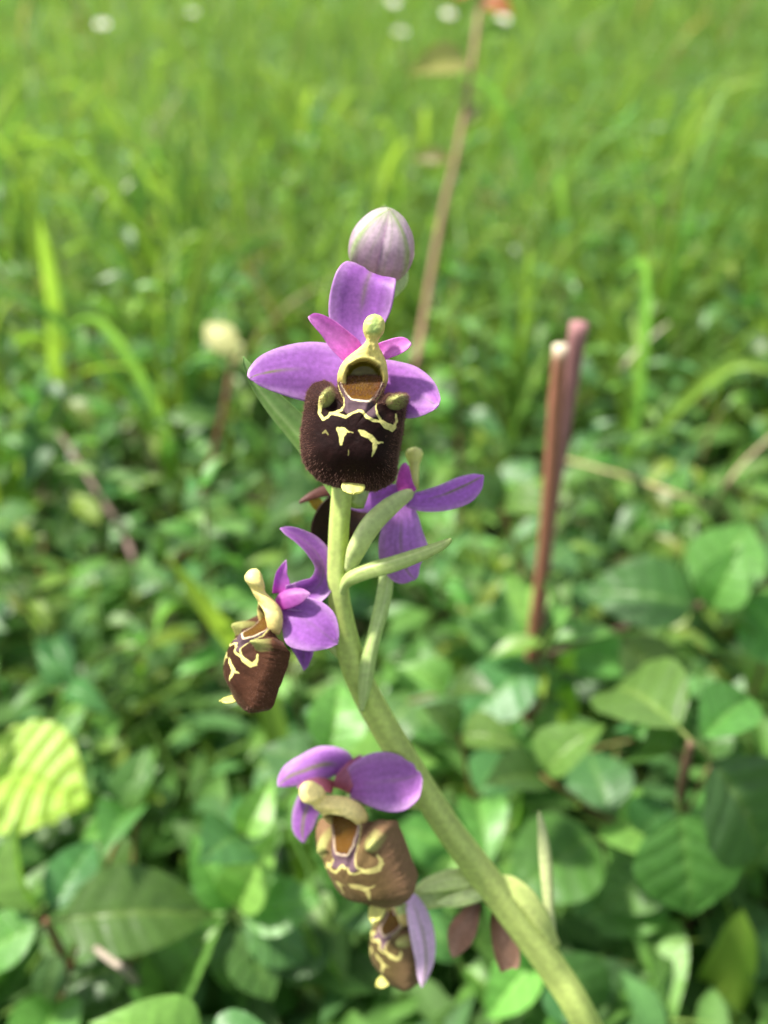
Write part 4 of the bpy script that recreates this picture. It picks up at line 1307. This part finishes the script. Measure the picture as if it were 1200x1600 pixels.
sheet('lip_lobe', f3, [(580, 200, 1, 26, 26), (530, 195, .4, 24, 22), (480, 212, -.4, 17, 14), (448, 230, -.8, 10, 9), (432, 242, -1, 2, 2)], Z2, .1460, (0, .5, 1), BRN(np.array([.12, .05, .04])), M_PETAL, cup=-.4, seed=27, thick=.0008)
sheet('lip_base', f3, [(470, 228, .4, 10, 10), (490, 240, .2, 20, 20), (510, 262, .4, 18, 18), (520, 285, .8, 4, 4)], Z2, .1462, (-.2, 0, 1), BRN(np.array([.40, .30, .02])), M_PETAL, cup=.2, seed=28, thick=.0005)

# --- lower flower, tilted
f4 = ovary('flower', orchid, [(682, 1262, .1615), (655, 1252, .162), (615, 1248, .161), (575, 1248, .1595), (545, 1245, .1575)], [.0014, .0018, .0019, .0018, .0014])
f4['label'] = 'lower flower with an olive brown lip'
D4 = .154
sheet('sepal', f4, [(300, 160, 1.2, 30, 44), (270, 140, 1.0, 44, 56), (220, 140, .2, 44, 62), (165, 158, -.6, 40, 54), (115, 178, -1.0, 34, 44), (85, 200, -1.1, 18, 24), (72, 212, -1.1, 1, 1)], Z3, D4, (-.2, .3, 1), sepal_col(PURPLE * 1.02, vein=.9, veinw=.13), M_PETAL, cup=-.35, seed=31)
sheet('sepal', f4, [(310, 215, .6, 40, 36), (350, 205, -1.2, 74, 60), (410, 196, -2.8, 94, 88), (470, 190, -3.6, 88, 98), (510, 182, -4.0, 70, 82), (532, 175, -4.3, 46, 58), (543, 171, -4.2, 24, 32), (548, 168, -4.3, 6, 8)], Z3, D4, (.1, .25, 1), sepal_col(PURPLE * np.array([1.15, 1.2, 1.05]), vein=.25), M_PETAL, cup=.15, ripple=.15, seed=32)
sheet('sepal', f4, [(200, 225, 2.0, 30, 30), (180, 260, 2.4, 46, 44), (162, 310, 2.6, 44, 46), (155, 360, 2.4, 32, 38), (158, 390, 2.2, 10, 14), (160, 400, 2.1, 1, 1)], Z3, D4, (-.2, .1, 1), sepal_col(PURPLE * .8, vein=1.0, veinw=.12), M_PETAL, cup=-.2, seed=33)
sheet('petal', f4, [(290, 225, .2, 34, 26), (305, 190, 0, 40, 26), (325, 150, -.1, 28, 22), (345, 118, -.1, 12, 12), (352, 106, -.1, 1, 1)], Z3, D4, (.1, .2, 1), petal_col(np.array([.42, .15, .24]), np.array([.32, .08, .12])), M_PETAL, cup=.2, seed=34, n=24, m=13, thick=.0005)
sheet('petal', f4, [(260, 215, .2, 20, 20), (220, 205, -.4, 24, 22), (180, 205, -.9, 20, 18), (150, 212, -1.1, 9, 9), (138, 216, -1.2, 1, 1)], Z3, D4, (-.1, .3, 1), petal_col(np.array([.36, .12, .20]), np.array([.30, .07, .10])), M_PETAL, cup=.2, seed=35, n=24, m=13, thick=.0005)
lip_and_column(f4, *Z3(358, 458), D4, .93 * D4 / .125, frame(-40, -10, -20), np.array([.115, .075, .030]), np.array([.21, .12, .065]), 4, res=.6, pattern=.45, hairs=1200, lean=-.4, warm=1.0, curl=1.6, hump=.4, fat=1.25)

# --- lowest flower, half hidden and fading
f5 = ovary('flower', orchid, [(735, 1395, .166), (705, 1400, .1655), (672, 1405, .1645), (640, 1412, .163), (620, 1418, .162)], [.0014, .0018, .0019, .0018, .0014])
f5['label'] = 'lowest half hidden flower with a whitish hanging sepal'
D5 = .164
sheet('sepal', f5, [(500, 585, 0, 16, 16), (525, 600, -.4, 26, 26), (548, 660, -.8, 40, 38), (565, 730, -1, 42, 42), (570, 800, -1, 34, 34), (562, 855, -.9, 18, 20), (555, 886, -.8, 2, 2)], Z3, D5 - .0035, (.25, .1, 1), sepal_col(np.array([.70, .54, .70]), np.array([.78, .70, .78]), vein=.9, veinw=.12), M_PETAL, cup=-.4, seed=41)
sheet('sepal', f5, [(480, 600, 1.5, 18, 18), (488, 560, 1.2, 28, 26), (494, 515, 1, 28, 26), (498, 488, .9, 14, 14), (500, 476, .9, 1, 1)], Z3, D5, (0, .2, 1), sepal_col(PURPLE * 1.1, vein=.3), M_PETAL, cup=-.2, seed=42)
sheet('petal', f5, [(500, 590, -.4, 20, 20), (482, 610, -.6, 26, 24), (470, 630, -.7, 14, 14), (464, 642, -.7, 1, 1)], Z3, D5, (0, .2, 1), petal_col(np.array([.62, .40, .38]), np.array([.5, .28, .24])), M_PETAL, cup=.3, seed=43, n=20, m=11, thick=.0005)
lip_and_column(f5, *Z3(462, 745), D5 + .003, .66 * D5 / .125, frame(-62, -5, 6), np.array([.085, .060, .022]), np.array([.16, .10, .05]), 5, res=.5, pattern=.6, hairs=700, lean=0, warm=.6, curl=1.8, hump=.4)

# --- lower bracts
sheet('bract', orchid, [(780, 535, 0, 24, 26), (720, 520, -1.5, 34, 30), (650, 520, -2.4, 36, 30), (580, 540, -2.6, 26, 24), (535, 560, -2.4, 12, 12), (518, 568, -2.3, 1, 1)], Z3, .1655, (-.1, .5, 1), green_col(np.array([.52, .62, .22]), np.array([.68, .72, .36]), 7), M_GREEN, cup=-.4, thick=.0006)
sheet('bract', orchid, [(800, 550, 0, 20, 20), (745, 572, -2.4, 26, 24), (685, 590, -3.4, 26, 24), (635, 600, -3.7, 16, 16), (602, 602, -3.8, 1, 1)], Z3, .1655, (0, .2, 1), green_col(np.array([.52, .62, .24]), np.array([.66, .72, .38]), 7), M_GREEN, cup=-.35, thick=.0006)
sheet('bract', orchid, [(1000, 760, 0, 16, 16), (992, 690, -1.0, 20, 20), (985, 600, -1.5, 20, 20), (978, 480, -1.2, 24, 24), (966, 380, -.5, 19, 19), (955, 320, 0, 10, 10), (950, 296, .2, 1, 1)], Z3, .1705, (.3, .1, 1), green_col(np.array([.44, .50, .22]), np.array([.58, .58, .32]), 5), M_GREEN, cup=-.6, thick=.0008)
ob = ovary('ovary', orchid, [(*Z3(1000, 745), .1705), (*Z3(950, 660), .168), (*Z3(900, 590), .1668), (*Z3(845, 545), .1665), (*Z3(795, 545), .1675)], [.0012, .0019, .0022, .0020, .0015], np.array([.46, .54, .17]))
ob['label'] = 'swollen pale green ovary of a withered flower'
for nm, pts, sd in (('withered_petal', [(740, 600, 2, 14, 14), (715, 650, 1.5, 36, 36), (690, 700, 1.2, 44, 46), (670, 750, 1.4, 26, 24), (660, 785, 1.6, 3, 3)], 51), ('withered_petal', [(800, 620, 3, 14, 14), (812, 670, 2.4, 38, 36), (828, 730, 2, 44, 46), (838, 785, 2.2, 42, 40), (842, 818, 2.4, 30, 28), (843, 824, 2.4, 4, 4)], 52)):
    o = sheet(nm, orchid, pts, Z3, .1685, (.2 if sd == 52 else -.3, .1, 1), petal_col(np.array([.42, .25, .17]), np.array([.14, .07, .035]), np.array([.66, .46, .36])), M_PETAL, cup=.55, ripple=.5, seed=sd, thick=.0006)
    o['label'] = 'shrivelled brown remains of an old flower'
